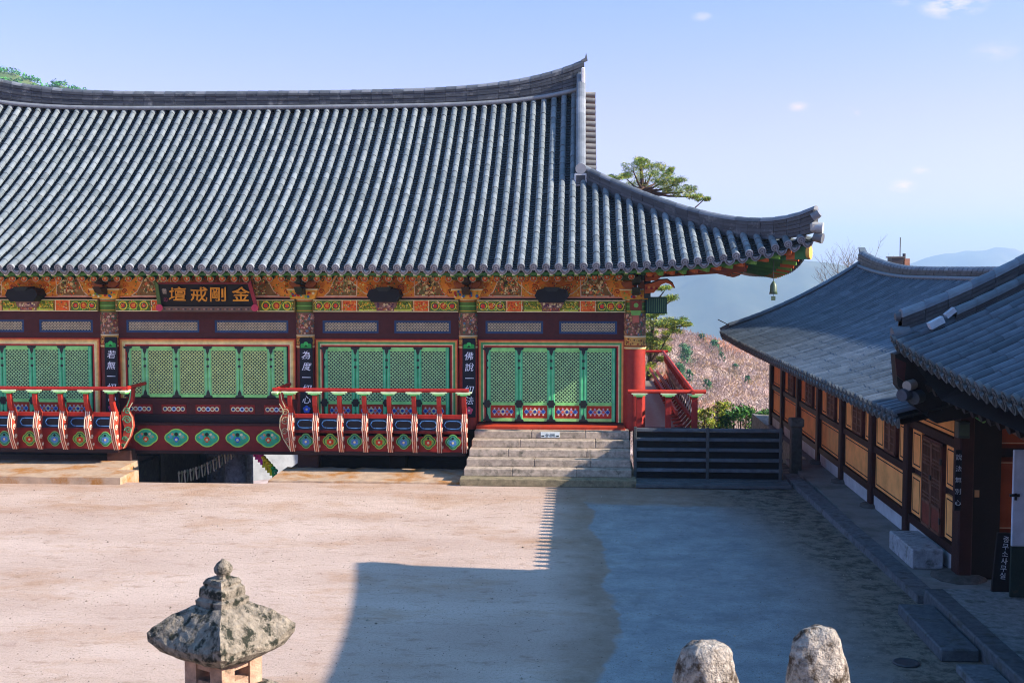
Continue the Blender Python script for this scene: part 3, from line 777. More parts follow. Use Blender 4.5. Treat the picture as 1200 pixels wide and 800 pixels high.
for bi in range(5):
    xl, xr = COLX[bi]+.22, COLX[bi+1]-.22
    if bi == 0: continue
    rr = random.Random(100+bi)
    bracket_panel(xl-.2, xr+.2, rr, bi); painted_beam(xl, xr, rr)
    centre = bi == 2
    # dark red structural rails and wall behind
    m = MB()
    m.box(xl, xr, YFAC-.06, YFAC+.1, 3.72, 3.935, MAR); m.box(xl, xr, YFAC-.05, YFAC+.1, 3.26, 3.40, MAR)
    m.box(xl, xr, YFAC+.1, YFAC+.2, .95, 3.93, lin('#1c1614'))
    xm_ = (xl+xr)/2
    m.box(xm_-.2, xm_+.2, YFAC-.055, YFAC+.1, 3.40, 3.72, MAR); m.box(xl, xl+.22, YFAC-.052, YFAC+.1, 3.40, 3.72, MAR); m.box(xr-.22, xr, YFAC-.052, YFAC+.1, 3.40, 3.72, MAR)
    m.box(xl, xr, YFAC-.052, YFAC+.1, 1.0, 1.16, lin('#5e1d1a') if not centre else MAR)
    m.build('wall_frame', M_paint, hall)
    for (a, b_) in ((xl+.22, xm_-.2), (xm_+.2, xr-.22)):
        m = MB(); fw = .05
        for (q0, q1, r0, r1) in ((a, b_, 3.40, 3.45), (a, b_, 3.67, 3.72), (a, a+fw, 3.45, 3.67), (b_-fw, b_, 3.45, 3.67)): m.box(q0, q1, YFAC-.045, YFAC+.03, r0, r1, lin('#27486e'))
        tw = m.build('transom_window', M_paint, hall)
        m = MB(); m.box(a+fw, b_-fw, YFAC+.0, YFAC+.02, 3.45, 3.67, lin('#33404a')); lattice(m, a+fw, b_-fw, 3.45, 3.67, YFAC-.02, .075, .024, lin('#b9b08f')); m.build('lattice', M_paint, tw)
    # multi-line painted door frame
    m = MB(); z0 = 1.18 if not centre else 1.72
    cw = rect_frame(m, xl+.03, xr-.03, z0, 3.255, YFAC-.06, [.03, .045, .05, .03, .04, .03], [lin('#b8321f'), lin('#eda052'), lin('#4fa85c') if bi > 2 else lin('#f0dd8a'), lin('#f5e6a8'), lin('#c23a2a'), lin('#1f1413')])
    m.build('door_frame', M_paint, hall)
    a, b_ = xl+.03+cw, xr-.03-cw
    if not centre:
        n = 4; W = (b_-a)/n
        for k in range(n): door_leaf(a+W*k+.006, a+W*(k+1)-.006, 1.20, 3.045, True)
    else:
        W = (b_-a)/5.15; ww = [.55, 1.02, 1.02, 1.02, 1.02, .52]; k0 = a
        for k, q in enumerate(ww):
            door_leaf(k0+.006, k0+W*q-.006, 1.75, 3.045, False); k0 += W*q
        m = MB()
        m.box(xl, xr, YFAC-.08, YFAC+.1, 1.58, 1.72, MAR); m.box(xl, xr, YFAC-.06, YFAC+.1, 1.30, 1.58, MAR)
        nn_ = 5
        for k in range(nn_):
            q0 = xl+.1+(xr-xl-.2)*k/nn_+.12; q1 = xl+.1+(xr-xl-.2)*(k+1)/nn_-.12
            m.box(q0, q1, YFAC-.072, YFAC-.06, 1.33, 1.56, lin('#8a1f18')); qm = (q0+q1)/2
            for j in range(5):
                disc_y(m, qm+(j-2)*.115, YFAC-.078-.001*j, 1.445, .062, CR if j != 2 else lin('#c9d8e0'), 10)
                disc_y(m, qm+(j-2)*.115, YFAC-.084-.001*j, 1.445, .035, lin('#2c3f7a') if j % 2 == 0 else lin('#b0402e'), 8)
        m.box(xl, xr, YFAC-.1, YFAC+.1, 1.08, 1.30, lin('#26191a'))
        m.build('sill_panel', M_paint, hall)
        # lower girder with medallions, across the passage
        m = MB(); yb = YFAC-.35
        m.box(xl-1.0, xr+.8, yb, yb+.3, .42, 1.06, lin('#7a1c1a')); m.box(xl-1.0, xr+.8, yb-.02, yb+.3, .34, .42, lin('#2a1414')); m.box(xl-1.0, xr+.8, yb-.02, yb+.5, 1.06, 1.12, lin('#3a1616'))
        k = 0; xx = xa(169, yb)
        while xx < xa(330, yb):
            def lob(rx, rz, q=.16, n=36, xx=xx): return [(xx+rx*math.cos(2*PI*j/n)*(1+q*abs(math.cos(2*2*PI*j/n))), .745+rz*math.sin(2*PI*j/n)*(1+q*abs(math.cos(2*2*PI*j/n)))) for j in range(n)]
            m.prism(lob(.27, .20), lambda u, v, d: (u, yb-.01+d, v), .01, lin('#b8f060'))
            m.prism(lob(.245, .175), lambda u, v, d: (u, yb-.016+d, v), .01, lin('#36b886'))
            for (ax, az, r_, c_) in ((0, -.04, .075, [lin('#d9501f'), lin('#2a63c0')][k % 2]), (-.15, .03, .055, lin('#58b0c0')), (.15, .03, .055, lin('#7ac0a0')), (0, .09, .05, lin('#0f3026')), (-.19, .02, .02, lin('#e0a050')), (.19, .02, .02, lin('#e0a050')), (-.07, -.1, .04, lin('#4cae7a')), (.07, -.1, .04, lin('#4cae7a')), (.1, .09, .035, CR), (-.1, .09, .035, lin('#d99a6a'))):
                disc_y(m, xx+ax, yb-.024-.001*abs(ax), .745+az, r_, c_, 10)
            disc_y(m, xx, yb-.028, .70, .035, CR, 8)
            xx += .79; k += 1
        m.build('floor_girder', M_paint, hall)
    # projecting carved beam head mid-bay
    if bi != 2:
        b = MB(); xh = xm_+.03
        b.prism([(-.42, .02), (-.30, -.14), (.30, -.14), (.42, .02), (.36, .16), (.2, .2), (-.2, .2), (-.36, .16)], lambda a_, z, d: (xh+a_, YFAC-.62+d, 4.34+z), .5, lin('#0c1216'))
        b.prism([(-.24, 0), (.24, 0), (.30, .16), (-.30, .16)], lambda a_, z, d: (xh+a_, YFAC-.34+d, 4.05+z), .2, lin('#8a6a5a'))
        spk(b, xh-.24, xh+.24, 4.05, 4.2, YFAC-.345, 26, [CR, PURP, lin('#c9a08a')], rr, .035)
        b.prism([(-.12, 0), (.12, 0), (.2, .1), (-.2, .1)], lambda a_, z, d: (xh+a_, YFAC-.66+d, 4.47+z), .4, lin('#26302e'))
        b.build('beam_head', M_paint, hall)
# hall floor edge/threshold and the body of the side wall
m = MB(); m.box(-16, -11.25, 27.9, 29.2, .93, 1.0, lin('#3a2016')); m.build('floor', M_paint, hall)
m = MB(); m.box(-2.6, 1.1, 28.35, 28.8, 1.02, 1.12, lin('#b3391f'), ch=.01); m.build('threshold', M_paint, hall)
m = MB(); m.box(-7.2, -2.85, 27.8, 29.2, .93, 1.0, lin('#3a2016')); 
m.build('floor', M_paint, hall)
m = MB(); m.box(1.2, 1.3, 29.1, 41.3, 1.0, 5.2, lin('#6b1f1a')); m.box(-20, 1.2, 41.2, 41.3, 1.0, 5.0, lin('#6b1f1a')); m.box(-20.1,-20,29,41.3,1,5,lin('#6b1f1a'))
for yy in (32.5, 36, 39): m.tube([(1.34, yy, .9), (1.34, yy, 5.2)], .24, lin('#8e271e'), n=16)
m.box(-17.9, 1.3, YFAC+.12, YFAC+.2, 3.9, 5.6, lin('#2a1c12'))
m.build('side_wall', M_paint, hall)

# ---- balconies
def baluster_geo(mb, M, w=.10, deco=True):
    outer = [(.40, 2.06), (.38, 1.85), (.36, 1.72), (.25, 1.52), (.34, 1.34), (.36, 1.12), (.28, .85), (.10, .55)]
    inner = [(.02, .55), (.10, .85), (.14, 1.1), (.08, 1.3), (.08, 1.5), (.2, 1.66), (.28, 1.85), (.28, 2.06)]
    def piece(o, i, col, ww):
        n = len(o)
        for k in range(n-1):
            a, b_, c, d = o[k], o[k+1], i[-(k+2)], i[-(k+1)]
            vs = [M(p[0], -ww/2, p[1]) for p in (a, b_, c, d)]+[M(p[0], ww/2, p[1]) for p in (a, b_, c, d)]
            mb.add(vs, [(0, 1, 2, 3), (7, 6, 5, 4), (0, 4, 5, 1), (1, 5, 6, 2), (2, 6, 7, 3), (3, 7, 4, 0)], col)
    piece(outer[:4], inner[-4:], lin('#a82c20'), w)
    piece(outer[3:], inner[:5], lin('#a8422e'), w*1.2)
    if not deco: return
    # pale carved strokes on the lower half
    for sx in (-.045, 0, .045):
        for k in range(3, 7):
            a, b_ = outer[k], outer[k+1]
            A, B = Vector(M(a[0]+.006, sx, a[1])), Vector(M(b_[0]+.006, sx+(.01 if k % 2 else -.01), b_[1]))
            mb.bar(A, B, .017, .012, lin('#f0dcc0') if sx != 0 else lin('#e8a88a'))
    # scrolls on the flanks
    for sg in (-1, 1):
        for (o_, z_, r_) in ((.25, 1.34, .07), (.26, 1.12, .075), (.2, .88, .06), (.12, .68, .04)):
            pts = [Vector(M(o_-r_*(1-k/16*.8)*math.cos(2*PI*1.4*k/14), sg*(w*.62+.006), z_+r_*(1-k/16*.8)*math.sin(2*PI*1.4*k/14))) for k in range(15)]
            for k in range(14): mb.bar(pts[k], pts[k+1], .014, .016, lin('#f0dcc0'))
def cup_geo(mb, M):
    # lotus-leaf cup under the rail
    for (hw, z0, z1, c) in ((.08, 1.97, 2.0, lin('#3f9a4a')), (.15, 2.0, 2.035, lin('#a8d98a')), (.19, 2.035, 2.06, lin('#dff0c0'))):
        vs = [M(.34+a, b_, z) for z in (z0, z1) for (a, b_) in ((-.07, -hw), (.07, -hw), (.07, hw), (-.07, hw))]
        mb.add(vs, [(0, 3, 2, 1), (4, 5, 6, 7), (0, 1, 5, 4), (1, 2, 6, 5), (2, 3, 7, 6), (3, 0, 4, 7)], c)
def front_balcony(x0, x1, yp, label, ends):
    bal = MB(); n = round((x1-x0)/.645); st = (x1-x0)/n
    # panel with bands
    bal.box(x0, x1, yp, yp+.08, .55, 1.02, lin('#8e1f17')); bal.box(x0, x1, yp-.02, yp+.1, .46, .55, lin('#2a1414'))
    bal.box(x0, x1, yp-.005, yp+.08, 1.02, 1.07, lin('#7a1a16')); bal.box(x0, x1, yp, yp+.08, 1.07, 1.37, lin('#14233e')); bal.box(x0, x1, yp-.012, yp+.09, 1.37, 1.46, lin('#a8281c'))
    bal.box(x0, x1, yp+.08, yp+.16, 1.02, 1.12, lin('#3a2016'))
    for k in range(n):
        xc = x0+st*(k+.5)
        def lob(r_, q=.22, n_=32): return [(xc+r_*math.cos(2*PI*j/n_)*(1+q*abs(math.cos(2*2*PI*j/n_))), .80+r_*math.sin(2*PI*j/n_)*(1+q*abs(math.cos(2*2*PI*j/n_)))) for j in range(n_)]
        odd = k % 2
        bal.prism(lob(.155), lambda u, v, d: (u, yp-.008+d, v), .008, lin('#a6c94e') if odd else lin('#7cc06a'))
        bal.prism(lob(.135), lambda u, v, d: (u, yp-.014+d, v), .008, lin('#1f6e4a'))
        bal.prism(lob(.115), lambda u, v, d: (u, yp-.018+d, v), .006, lin('#8ab84a') if odd else lin('#4ca08a'))
        for j in range(6):
            a = 2*PI*j/6+.5; disc_y(bal, xc+.06*math.cos(a), yp-.023, .78+.05*math.sin(a), .035, lin('#d9481f') if odd else lin('#5a8fd0'), 8)
        disc_y(bal, xc, yp-.027, .78, .03, CR, 8); disc_y(bal, xc, yp-.027, .89, .038, lin('#0c2a20'), 4)
        # blue cartouche outline
        W_ = st*.5-.09; pts = [(xc-W_, 1.22), (xc-W_+.05, 1.30), (xc-W_+.12, 1.315), (xc+W_-.12, 1.315), (xc+W_-.05, 1.30), (xc+W_, 1.22), (xc+W_-.05, 1.14), (xc+W_-.12, 1.125), (xc-W_+.12, 1.125), (xc-W_+.05, 1.14)]
        stroke(bal, pts+[pts[0]], .02, yp-.006, lin('#5f9ad9'))
        bal.prism([(xc+(p[0]-xc)*.88, 1.22+(p[1]-1.22)*.75) for p in pts], lambda u, v, d: (u, yp-.003+d, v), .003, lin('#0a0f1c'))
    o = bal.build('balcony', M_paint, hall)
    r = MB(); e0 = x0-(.42 if ends[0] else .0); e1 = x1+(.42 if ends[1] else .12)
    r.tube([(e0, yp-.34, 2.10), ((e0+e1)/2, yp-.34, 2.09), (e1, yp-.34, 2.10)], .048, lin('#9c241c'), n=12); r.build('top_rail', M_paint, o)
    first = None
    for k in range(n+1):
        xk = x0+st*k
        if first is None:
            b = MB(); baluster_geo(b, lambda o_, s_, z: (o_*0+s_, yp-o_, z)); cup_geo(b, lambda o_, s_, z: (s_, yp-o_, z))
            first = b.build('baluster', M_paint, o, org=(0, 0, 0)); first.location = Vector((xk, 0, 0))-root_loc(o)
            base = Vector((0, 0, 0))-root_loc(o)
        else:
            c = first.copy(); C.objects.link(c); c.parent = o; c.location = base+Vector((xk, 0, 0))
    for side, has in ((-1, ends[0]), (1, ends[1])):
        if not has: continue
        xe = x0 if side < 0 else x1
        b = MB(); baluster_geo(b, lambda o_, s_, z: (xe+side*o_, yp+.12+s_, z), .12, False)
        # big visible scrollwork on the profile
        colr = CR if side < 0 else lin('#4fd09a')
        for (o_, z_, r_, tn) in ((.22, 1.50, .09, 1.3), (.22, 1.28, .11, 1.5), (.24, 1.02, .09, 1.4), (.16, .80, .07, 1.3), (.1, .64, .045, 1.1)):
            pts = [(xe+side*(o_-r_*(1-k/18*.85)*math.cos(2*PI*tn*k/16)), z_+r_*(1-k/18*.85)*math.sin(2*PI*tn*k/16)) for k in range(17)]
            stroke(b, pts, .022, yp+.04, colr)
        stroke(b, [(xe+side*.33, 2.0), (xe+side*.30, 1.8), (xe+side*.22, 1.62)], .02, yp+.04, colr)
        stroke(b, [(xe+side*.36, 1.70), (xe+side*.25, 1.52), (xe+side*.345, 1.34), (xe+side*.36, 1.12), (xe+side*.28, .85), (xe+side*.11, .57)], .022, yp+.045, CR)
        cup_geo(b, lambda o_, s_, z: (xe+side*o_, yp-.34+s_, z))
        b.tube([(xe+side*.34, yp-.40, 2.10), (xe+side*.34, yp+1.0, 2.10)], .045, lin('#b3261c'), n=10)
        b.box(xe, xe+side*.06, yp, yp+1.0, .55, 1.4, lin('#8e1f17'))
        b.build('end_bracket', M_paint, o)
    return o
YB = 27.8
front_balcony(xa(343, YB), xa(545, YB), YB, 'r', (True, False))
bl = front_balcony(xa(136, YB)-.645*7, xa(136, YB), YB, 'l', (False, True))
# side veranda on the right end of the hall
sv = MB(); yq = 28.15
sv.box(1.5, 2.62, yq, 41, .98, 1.06, lin('#8a8478')); sv.box(1.45, 2.66, yq-.04, yq+.06, .95, 1.16, lin('#4a1a18'))
sv.box(2.6, 2.68, yq, 41, .9, 1.16, lin('#6e201a'))
sv.box(2.66, 2.72, yq, 41, 1.35, 1.45, lin('#8e2a20'))
so_ = sv.build('side_veranda', M_paint, hall)
r = MB(); zt = 2.10
r.tube([(xa(736, 27.9), 27.9, 2.06), (xa(828, 27.9), 27.9, 2.06)], .05, lin('#c23a28'), n=12)
r.tube([(2.70, 27.7, 2.06), (2.80, 34, 2.08), (2.92, 41.2, 2.1)], .05, lin('#c23a28'), n=12)
r.tube([(xa(757, 41), 41.1, 2.1), (xa(783, 41), 41.1, 2.1)], .05, lin('#a8281c'), n=10)
r.bar((2.35, 28.3, 1.5), (2.45, 41, 1.5), .06, .1, lin('#b8442e'))
r.build('top_rail', M_paint, so_)
for xx in (1.42, 2.12, xa(818, 27.9)-.06):
    b = MB()
    b.box(xx-.07, xx+.07, 27.9, 28.0, 1.1, 2.0, lin('#a02a20'), ch=.01); cup_geo(b, lambda o_, s_, z: (xx+s_, 28.24-o_, z-.04))
    b.build('baluster', M_paint, so_)
for k in range(20):
    y = 28.2+k*.64; xt = 2.70+(y-27.7)*.0163
    b = MB()
    pts = [(xt, 2.06), (xt+.03, 1.84), (xt+.08, 1.58), (xt+.05, 1.34), (xt-.12, 1.14), (xt-.36, 1.06)]
    b.tube([(p[0], y, p[1]) for p in pts], [.03, .035, .04, .045, .05, .05], lin('#96331f'), n=6)
    for q in range(3): b.bar((pts[q+1][0]-.05, y-.04, pts[q+1][1]), (pts[q+2][0]-.055, y-.04, pts[q+2][1]), .012, .012, lin('#efe0c4'))
    b.build('baluster', M_paint, so_)
# stilts and storey below
m = MB()
def stilt(x0, x1, y0, y1, z0, z1, c):
    b = MB(); b.box(x0, x1, y0, y1, z0, z1, c, ch=.02); b.build('stilt', M_wood, hall)
stilt(xa(122, 28.2), xa(151, 28.2), 28.2, 28.6, -3.5, .46, lin('#4a2c22'))
stilt(xa(347, 28.3), xa(372, 28.3), 28.3, 28.6, -3.5, .46, lin('#3c201a'))
stilt(xa(455, 29.5), xa(475, 29.5), 29.5, 29.8, -1, .9, lin('#241612'))
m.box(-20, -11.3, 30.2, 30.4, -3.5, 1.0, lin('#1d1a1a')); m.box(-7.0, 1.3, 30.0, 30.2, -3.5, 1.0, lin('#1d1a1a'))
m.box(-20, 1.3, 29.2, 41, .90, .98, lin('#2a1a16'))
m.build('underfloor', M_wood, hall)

# ------------------------------------------------------------------ things under / on the hall
def text_mesh(s, size, M4, mat_, parent, name, col, ext=.006, bold=.0, shear=0, line=1.0):
    cu = bpy.data.curves.new(name, 'FONT'); cu.body = s; cu.size = size; cu.extrude = ext; cu.offset = bold
    cu.align_x = 'CENTER'; cu.align_y = 'CENTER'; cu.resolution_u = 2; cu.shear = shear; cu.space_line = line
    t = bpy.data.objects.new(name+'_tmp', cu); C.objects.link(t)
    bpy.context.view_layer.update()
    dg = bpy.context.evaluated_depsgraph_get()
    me = bpy.data.meshes.new_from_object(t.evaluated_get(dg))
    bpy.data.objects.remove(t); me.name = name
    from mathutils import noise as mn_
    for v in me.vertices:          # brushed strokes: wavering outline
        q = Vector(v.co); f_ = 5/size
        d_ = mn_.noise_vector(Vector((q.x*f_, q.y*f_, len(s)+ord(s[0])*.13)))*size*.055
        v.co.x += d_.x; v.co.y += d_.y
    a = me.attributes.new('col', 'FLOAT_COLOR', 'FACE'); a.data.foreach_set('color', list((*col, 1))*len(me.polygons))
    me.materials.clear(); me.materials.append(mat_)
    me.transform(M4)
    o = bpy.data.objects.new(name, me); C.objects.link(o); o.parent = parent
    return o
def front_M(x, y, z, sx=1, sz=1, rot=0):   # text facing -Y, relative coords
    return Matrix.Translation((x, y, z)) @ Matrix.Rotation(PI/2, 4, 'X') @ Matrix.Rotation(rot, 4, 'Z') @ Matrix.Diagonal((sx, sz, 1, 1))
# name board
ys = 28.15
sb = thing('signboard', (xa(243, ys), ys, za(346, ys, 243)), 'wide black name board with four large golden characters hanging under the eave', 'signboard')
m = MB(); W = (xa(299, ys)-xa(190, ys))/2; H = .28; cx, cz = sb.location.x, sb.location.z
m.prism([(-W, -H), (W, -H), (W*1.0, H), (-W*1.0, H)], lambda a, b_, d: (cx+a, ys+d-.10*(b_/H), cz+b_), .05, lin('#03050a'))
m.build('board', M_paint, sb)
m = MB()
for sg in (-1, 1):
    m.prism([(sg*W, -H), (sg*(W+.10), -H-.12), (sg*(W-.02), H+.1), (sg*(W-.1), H)] if sg > 0 else [(sg*W, -H), (sg*(W+.10), -H-.12), (sg*(W+.08), H+.1), (sg*W, H)], lambda a, b_, d: (cx+a, ys-.03+d-.10*(b_/H), cz+b_), .06, lin('#8e2a3a') if sg > 0 else lin('#4a6a34'))
    disc_y(m, cx+sg*(W+.03), ys+.0, cz-H-.03, .09, lin('#c8405a'), 10)
m.prism([(-W, -H), (W, -H), (W+.06, -H-.13), (-W-.06, -H-.13)], lambda a, b_, d: (cx+a, ys+.06+d, cz+b_), .06, lin('#6a5a48'))
for k in range(40): disc_y(m, cx-W+2*W*(k+.5)/40, ys+.055, cz-H-.065, .022, [lin('#a8806a'), lin('#4a3a3a'), lin('#8a5a3a')][k % 3], 6)
m.box(cx-W, cx+W, ys-.12, ys-.04, cz+H, cz+H+.05, lin('#7a2a2a'))
m.build('frame', M_paint, sb)
GOLD = lin('#d9952a')
for ch, px in (('壇', 209), ('戒', 234), ('剛', 256), ('金', 283)):
    text_mesh(ch, .43, front_M(xa(px, ys)-cx, -.045, 0, 1.08, .95) @ Matrix.Rotation(.343, 4, 'X'), M_paint, sb, 'gold_character', GOLD, .008, .003, .12)
text_mesh('性坡', .16, front_M(xa(194, ys)-cx, -.03, .06, .9, 1), M_paint, sb, 'small_inscription', lin('#b9b0a0'), .004, .0) if False else None
text_mesh('書', .15, front_M(xa(194.5, ys)-cx, -.045, .09, .9, 1) @ Matrix.Rotation(.343, 4, 'X'), M_paint, sb, 'small_inscription', lin('#b9b0a0'), .004)
text_mesh('印', .12, front_M(xa(194.5, ys)-cx, .03, -.12, .9, 1) @ Matrix.Rotation(.343, 4, 'X'), M_paint, sb, 'seal', lin('#8a3a5a'), .004)
# vertical couplet boards on the columns
def plaque(px, txt, flo, label, z0, z1):
    y = YFAC-.33; x = xa(px, y)
    t = thing('column_plaque', (x, y, (z0+z1)/2), label, 'couplet board', 'black couplet boards hung on the columns')
    m = MB(); m.box(x-.165, x+.165, y, y+.035, z0, z1, lin('#06101c'), ch=.01); m.build('board', M_paint, t)
    m = MB()
    for sg in (-1, 1): disc_y(m, x+sg*.085, y-.008, z1-.20, .055, lin('#2aa048'), 10)
    disc_y(m, x, y-.010, z1-.16, .06, lin('#3fc05a'), 10); disc_y(m, x, y-.012, z1-.21, .03, lin('#0c4a20'), 8)
    m.box(x-.14, x+.14, y-.006, y, z1-.26, z1-.235, lin('#2aa048')); m.build('crest_ornament', M_paint, t); m = MB()
    for k in range(5): a = 2*PI*k/5+.3; disc_y(m, x+.055*math.cos(a), y-.006-.001*k, z0+.17+.055*math.sin(a), .045, flo, 8)
    disc_y(m, x, y-.013, z0+.17, .03, CR, 8)
    m.build('flower_ornament', M_paint, t)
    n = len(txt); zz = z1-.46; st = (z1-z0-.46-.40)/(n-1)
    for k, ch in enumerate(txt):
        text_mesh(ch, .23, front_M(rnd.uniform(-.01, .01), -.006, zz-k*st-(z0+z1)/2, 1, .95, rnd.uniform(-.05, .05)), M_paint, t, 'white_character', lin('#e8ecf0'), .003, .001, .15)
plaque(129.5, '若無一切心', lin('#b0446a'), 'black couplet board on the column left of the passage, pink flower at its foot', 1.32, 3.30)
plaque(358.5, '為度一切心', lin('#3a62c8'), 'black couplet board on the column right of the passage, blue flower at its foot', 1.32, 3.30)
plaque(549.5, '佛說一切法', lin('#d0506a'), 'black couplet board on the column beside the stone steps, red flower at its foot', 1.32, 3.30)
# wind bell
bx, by = xa(905.5, 27.3), 27.3; bz = za(331, by, 905)
m = MB(); m.lathe((bx, by, bz), [(.02, .03), (.04, .0), (.075, -.06), (.085, -.2), (.10, -.27), (.09, -.27), (.02, -.2)], lin('#4a5a3c'), n=14)
m.tube([(bx, by, bz+.03), (bx, by, bz+.62)], .008, lin('#3a3a34'), n=5)
m.box(bx-.05, bx+.05, by-.004, by+.004, bz-.42, bz-.32, lin('#5a6a4c')); m.tube([(bx, by, bz-.33), (bx, by, bz-.1)], .005, lin('#3a3a34'), n=5)
tag(m.build('wind_bell', M_metal, None, org=(bx, by, bz-.3)), 'small green bronze wind bell hanging from the upturned eave corner', 'wind bell')

# stone steps
GR = lin('#b7a592')
st_ = thing('stone_steps', (-.7, 27.3, 0), 'wide flight of weathered granite steps up to the hall doors', 'steps')
n = 6; run = .34; y0 = 26.33
for k in range(n):
    m = MB(); yy = y0+k*run; hw = 2.03-.012*k if k else 2.08
    c = jit(GR, .1); z1 = .175*(k+1)
    off = -.04*k/5
    if k == 0:
        m.box(-2.80, 1.29, yy, 29.0, 0.0, z1, lin('#8f8266'), ch=.015)
    else:
        xs = [-2.76+.03*k, -1.35+rnd.uniform(-.4, .4), .1+rnd.uniform(-.3, .3), 1.19]
        for a, b_ in zip(xs, xs[1:]): m.box(a+.002, b_-.002, yy, yy+run+.3 if k < 5 else 28.75, z1-.175, z1, jit(GR, .10), ch=.014)
    m.build('step', M_stone, st_)
m = MB(); x_, y_ = xa(645, y0+5*run), y0+5*run-.012; zc = .175*5+.095
m.box(x_-.23, x_+.23, y_-.006, y_+.012, zc-.07, zc+.07, lin('#e4ece6')); sg_ = m.build('notice_plate', M_paint, None, org=(x_, y_, zc))
tag(sg_, 'small white notice plate fixed to the top step riser', 'notice plate')
for (q, w_) in ((-.18, .05), (.18, .05)):
    m = MB(); m.box(x_+q-w_*.7, x_+q+w_*.7, y_-.010, y_-.006, zc-.045, zc-.015, lin('#15201c')); m.build('shoe_symbol', M_paint, sg_, org=(x_, y_, zc)).location = (0, 0, 0)
tm = text_mesh('실내화', .09, front_M(.0, -.008, -.02), M_paint, sg_, 'notice_text', lin('#20302c'), .002)

# ledges (left and right of the passage) and retaining walls of the courtyard
def ledge(x0, x1, y0, y1, z1, name='stone_ledge', kind='structure', col='#b59a80', slant=0):
    m = MB(); nx = 24; vs = []
    for i in range(nx+1):
        x = x0+(x1-x0)*i/nx
        for (y, z) in ((y0+rnd.uniform(-.01, .01), -.02), (y0+rnd.uniform(0, .02), z1+rnd.uniform(-.015, .0)), (y0+(y1-y0)*.5, z1+.01), (y1+rnd.uniform(-.08, .08), z1+rnd.uniform(-.0, .02)), (y1+.1, -3.5)): vs.append((x-(slant*(y-y0) if i == nx else 0), y, z))
    fs = [(i*5+j, i*5+j+5, i*5+j+6, i*5+j+1) for i in range(nx) for j in range(4)]+[(0, 1, 2, 3, 4), tuple(nx*5+j for j in (4, 3, 2, 1, 0))]
    m.add(vs, fs, lin(col)); o = m.build(name, M_ledge); tag(o, kind=kind); return o
M_ledge = paintmat('ledge_stone', .9, .8, 1.15, 4, .4, 40, .15, stain=lin('#a4703a'), sscale=1.3, smin=.48, smax=.62)
ledge(-24, at(145, 560, Z=.12)[0], at(60, 567, Z=0)[1], 26.95, .17)
ledge(-24, at(121, 560, Z=.12)[0], 26.96, 28.3, .175)
ledge(at(318, 560, Z=.05)[0], -2.8, at(400, 566, Z=0)[1], 28.25, .05)
# passage below: stair side wall, columns, lanterns
ps = MB()
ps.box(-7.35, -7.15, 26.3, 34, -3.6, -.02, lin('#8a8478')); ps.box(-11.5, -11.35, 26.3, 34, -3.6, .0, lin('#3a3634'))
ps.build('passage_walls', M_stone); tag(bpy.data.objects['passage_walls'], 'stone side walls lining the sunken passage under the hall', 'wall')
for k, (x, y) in enumerate(((xa(274, 31), 31.0), (xa(252, 33), 33.0), (xa(283, 35.5), 35.5))):
    m = MB(); m.lathe((x, y, -3.6), [(.36, 0), (.36, .3), (.31, .35), (.30, 4.45)], lin('#b9c4cc'), n=20)
    tag(m.build('stone_pillar', M_stone, None, org=(x, y, -3.6)), ['thick grey stone pillar nearest the passage opening under the hall', 'grey stone pillar just behind and left of the nearest pillar under the hall', 'farthest grey stone pillar under the hall, behind the other two'][k], 'pillar', 'pillars under the hall')
# white wall of a lower building seen through the passage
m = MB(); cw_ = Vector((-14.2, 48, -1.4)); dv = Vector((.62, -.78, 0)).normalized(); nv_ = Vector((-dv.y, dv.x, 0))
m.obox(cw_, nv_*3.2, dv*.1, Vector((0, 0, 2.6)), lin('#9a9da0')); m.obox(cw_+dv*.12+Vector((0, 0, .1)), nv_*1.0+Vector((0, 0, -.5)), dv*.02, Vector((0, 0, .05)), lin('#3a4450')); m.obox(cw_+Vector((0, 0, 2.7)), nv_*3.4, dv*.3, Vector((0, 0, .1)), lin('#3c4044'))
tag(m.build('white_wall', M_plaster, None, org=(-14.2, 48, -4)), 'pale plastered wall seen through the passage under the hall', 'wall')
# window frames in the gloom on the left of the passage
m = MB(); yw = 33.5
for (a, b_) in ((199, 222), (226, 243)):
    x0, x1 = xa(a, yw), xa(b_, yw); zt, zb = za(528, yw), za(570, yw)
    m.box(x0, x1, yw, yw+.05, zb, zt, lin('#2c3a3a'))
    for q in (x0, x1): m.box(q-.03, q+.03, yw-.04, yw, zb, zt, lin('#5f7066'))
    m.box(x0, x1, yw-.04, yw, zt-.05, zt, lin('#5f7066'))
m.box(-11.4, xa(250, yw), yw+.05, yw+.2, -3.6, 1, lin('#20262a'))
o = m.build('lower_room', M_wood, None, org=(-10.5, yw, -3.6)); tag(o, 'dim wooden room front with pale window frames beneath the hall', 'room front')
# strings of paper lanterns
COLS = ['#d02a8a', '#d02a8a', '#e03a7a', '#c82a9a', '#e8d21a', '#e8d21a', '#f0c81a', '#e0e01a', '#2aa84a', '#1a9a5a']
def paper_lantern(x, y, z, col, L_, label, grp, tail=.22):
    sc_ = 1.9 if tail == .22 else 1
    t = thing('paper_lantern', (x, y, z), label, 'paper lantern', grp)
    m = MB(); m.lathe((x, y, z), [(.015*sc_, .0), (.03*sc_, -.02), (.036*sc_, -.05), (.03*sc_, -.08), (.012*sc_, -.09)], lin(col), n=10); m.build('shade', M_paint, t)
    m = MB(); m.obox((x, y, z-.09-tail/2), (.018*sc_, 0, 0), (0, .003, 0), (.012*math.sin(x*40), 0, tail/2), lin(col)); m.build('paper_tag', M_paint, t)
    return t
P0 = Vector((xa(296, 28.9), 28.9, za(524, 28.9))); P1 = Vector((xa(321, 28.9), 28.9, za(552, 28.9)))
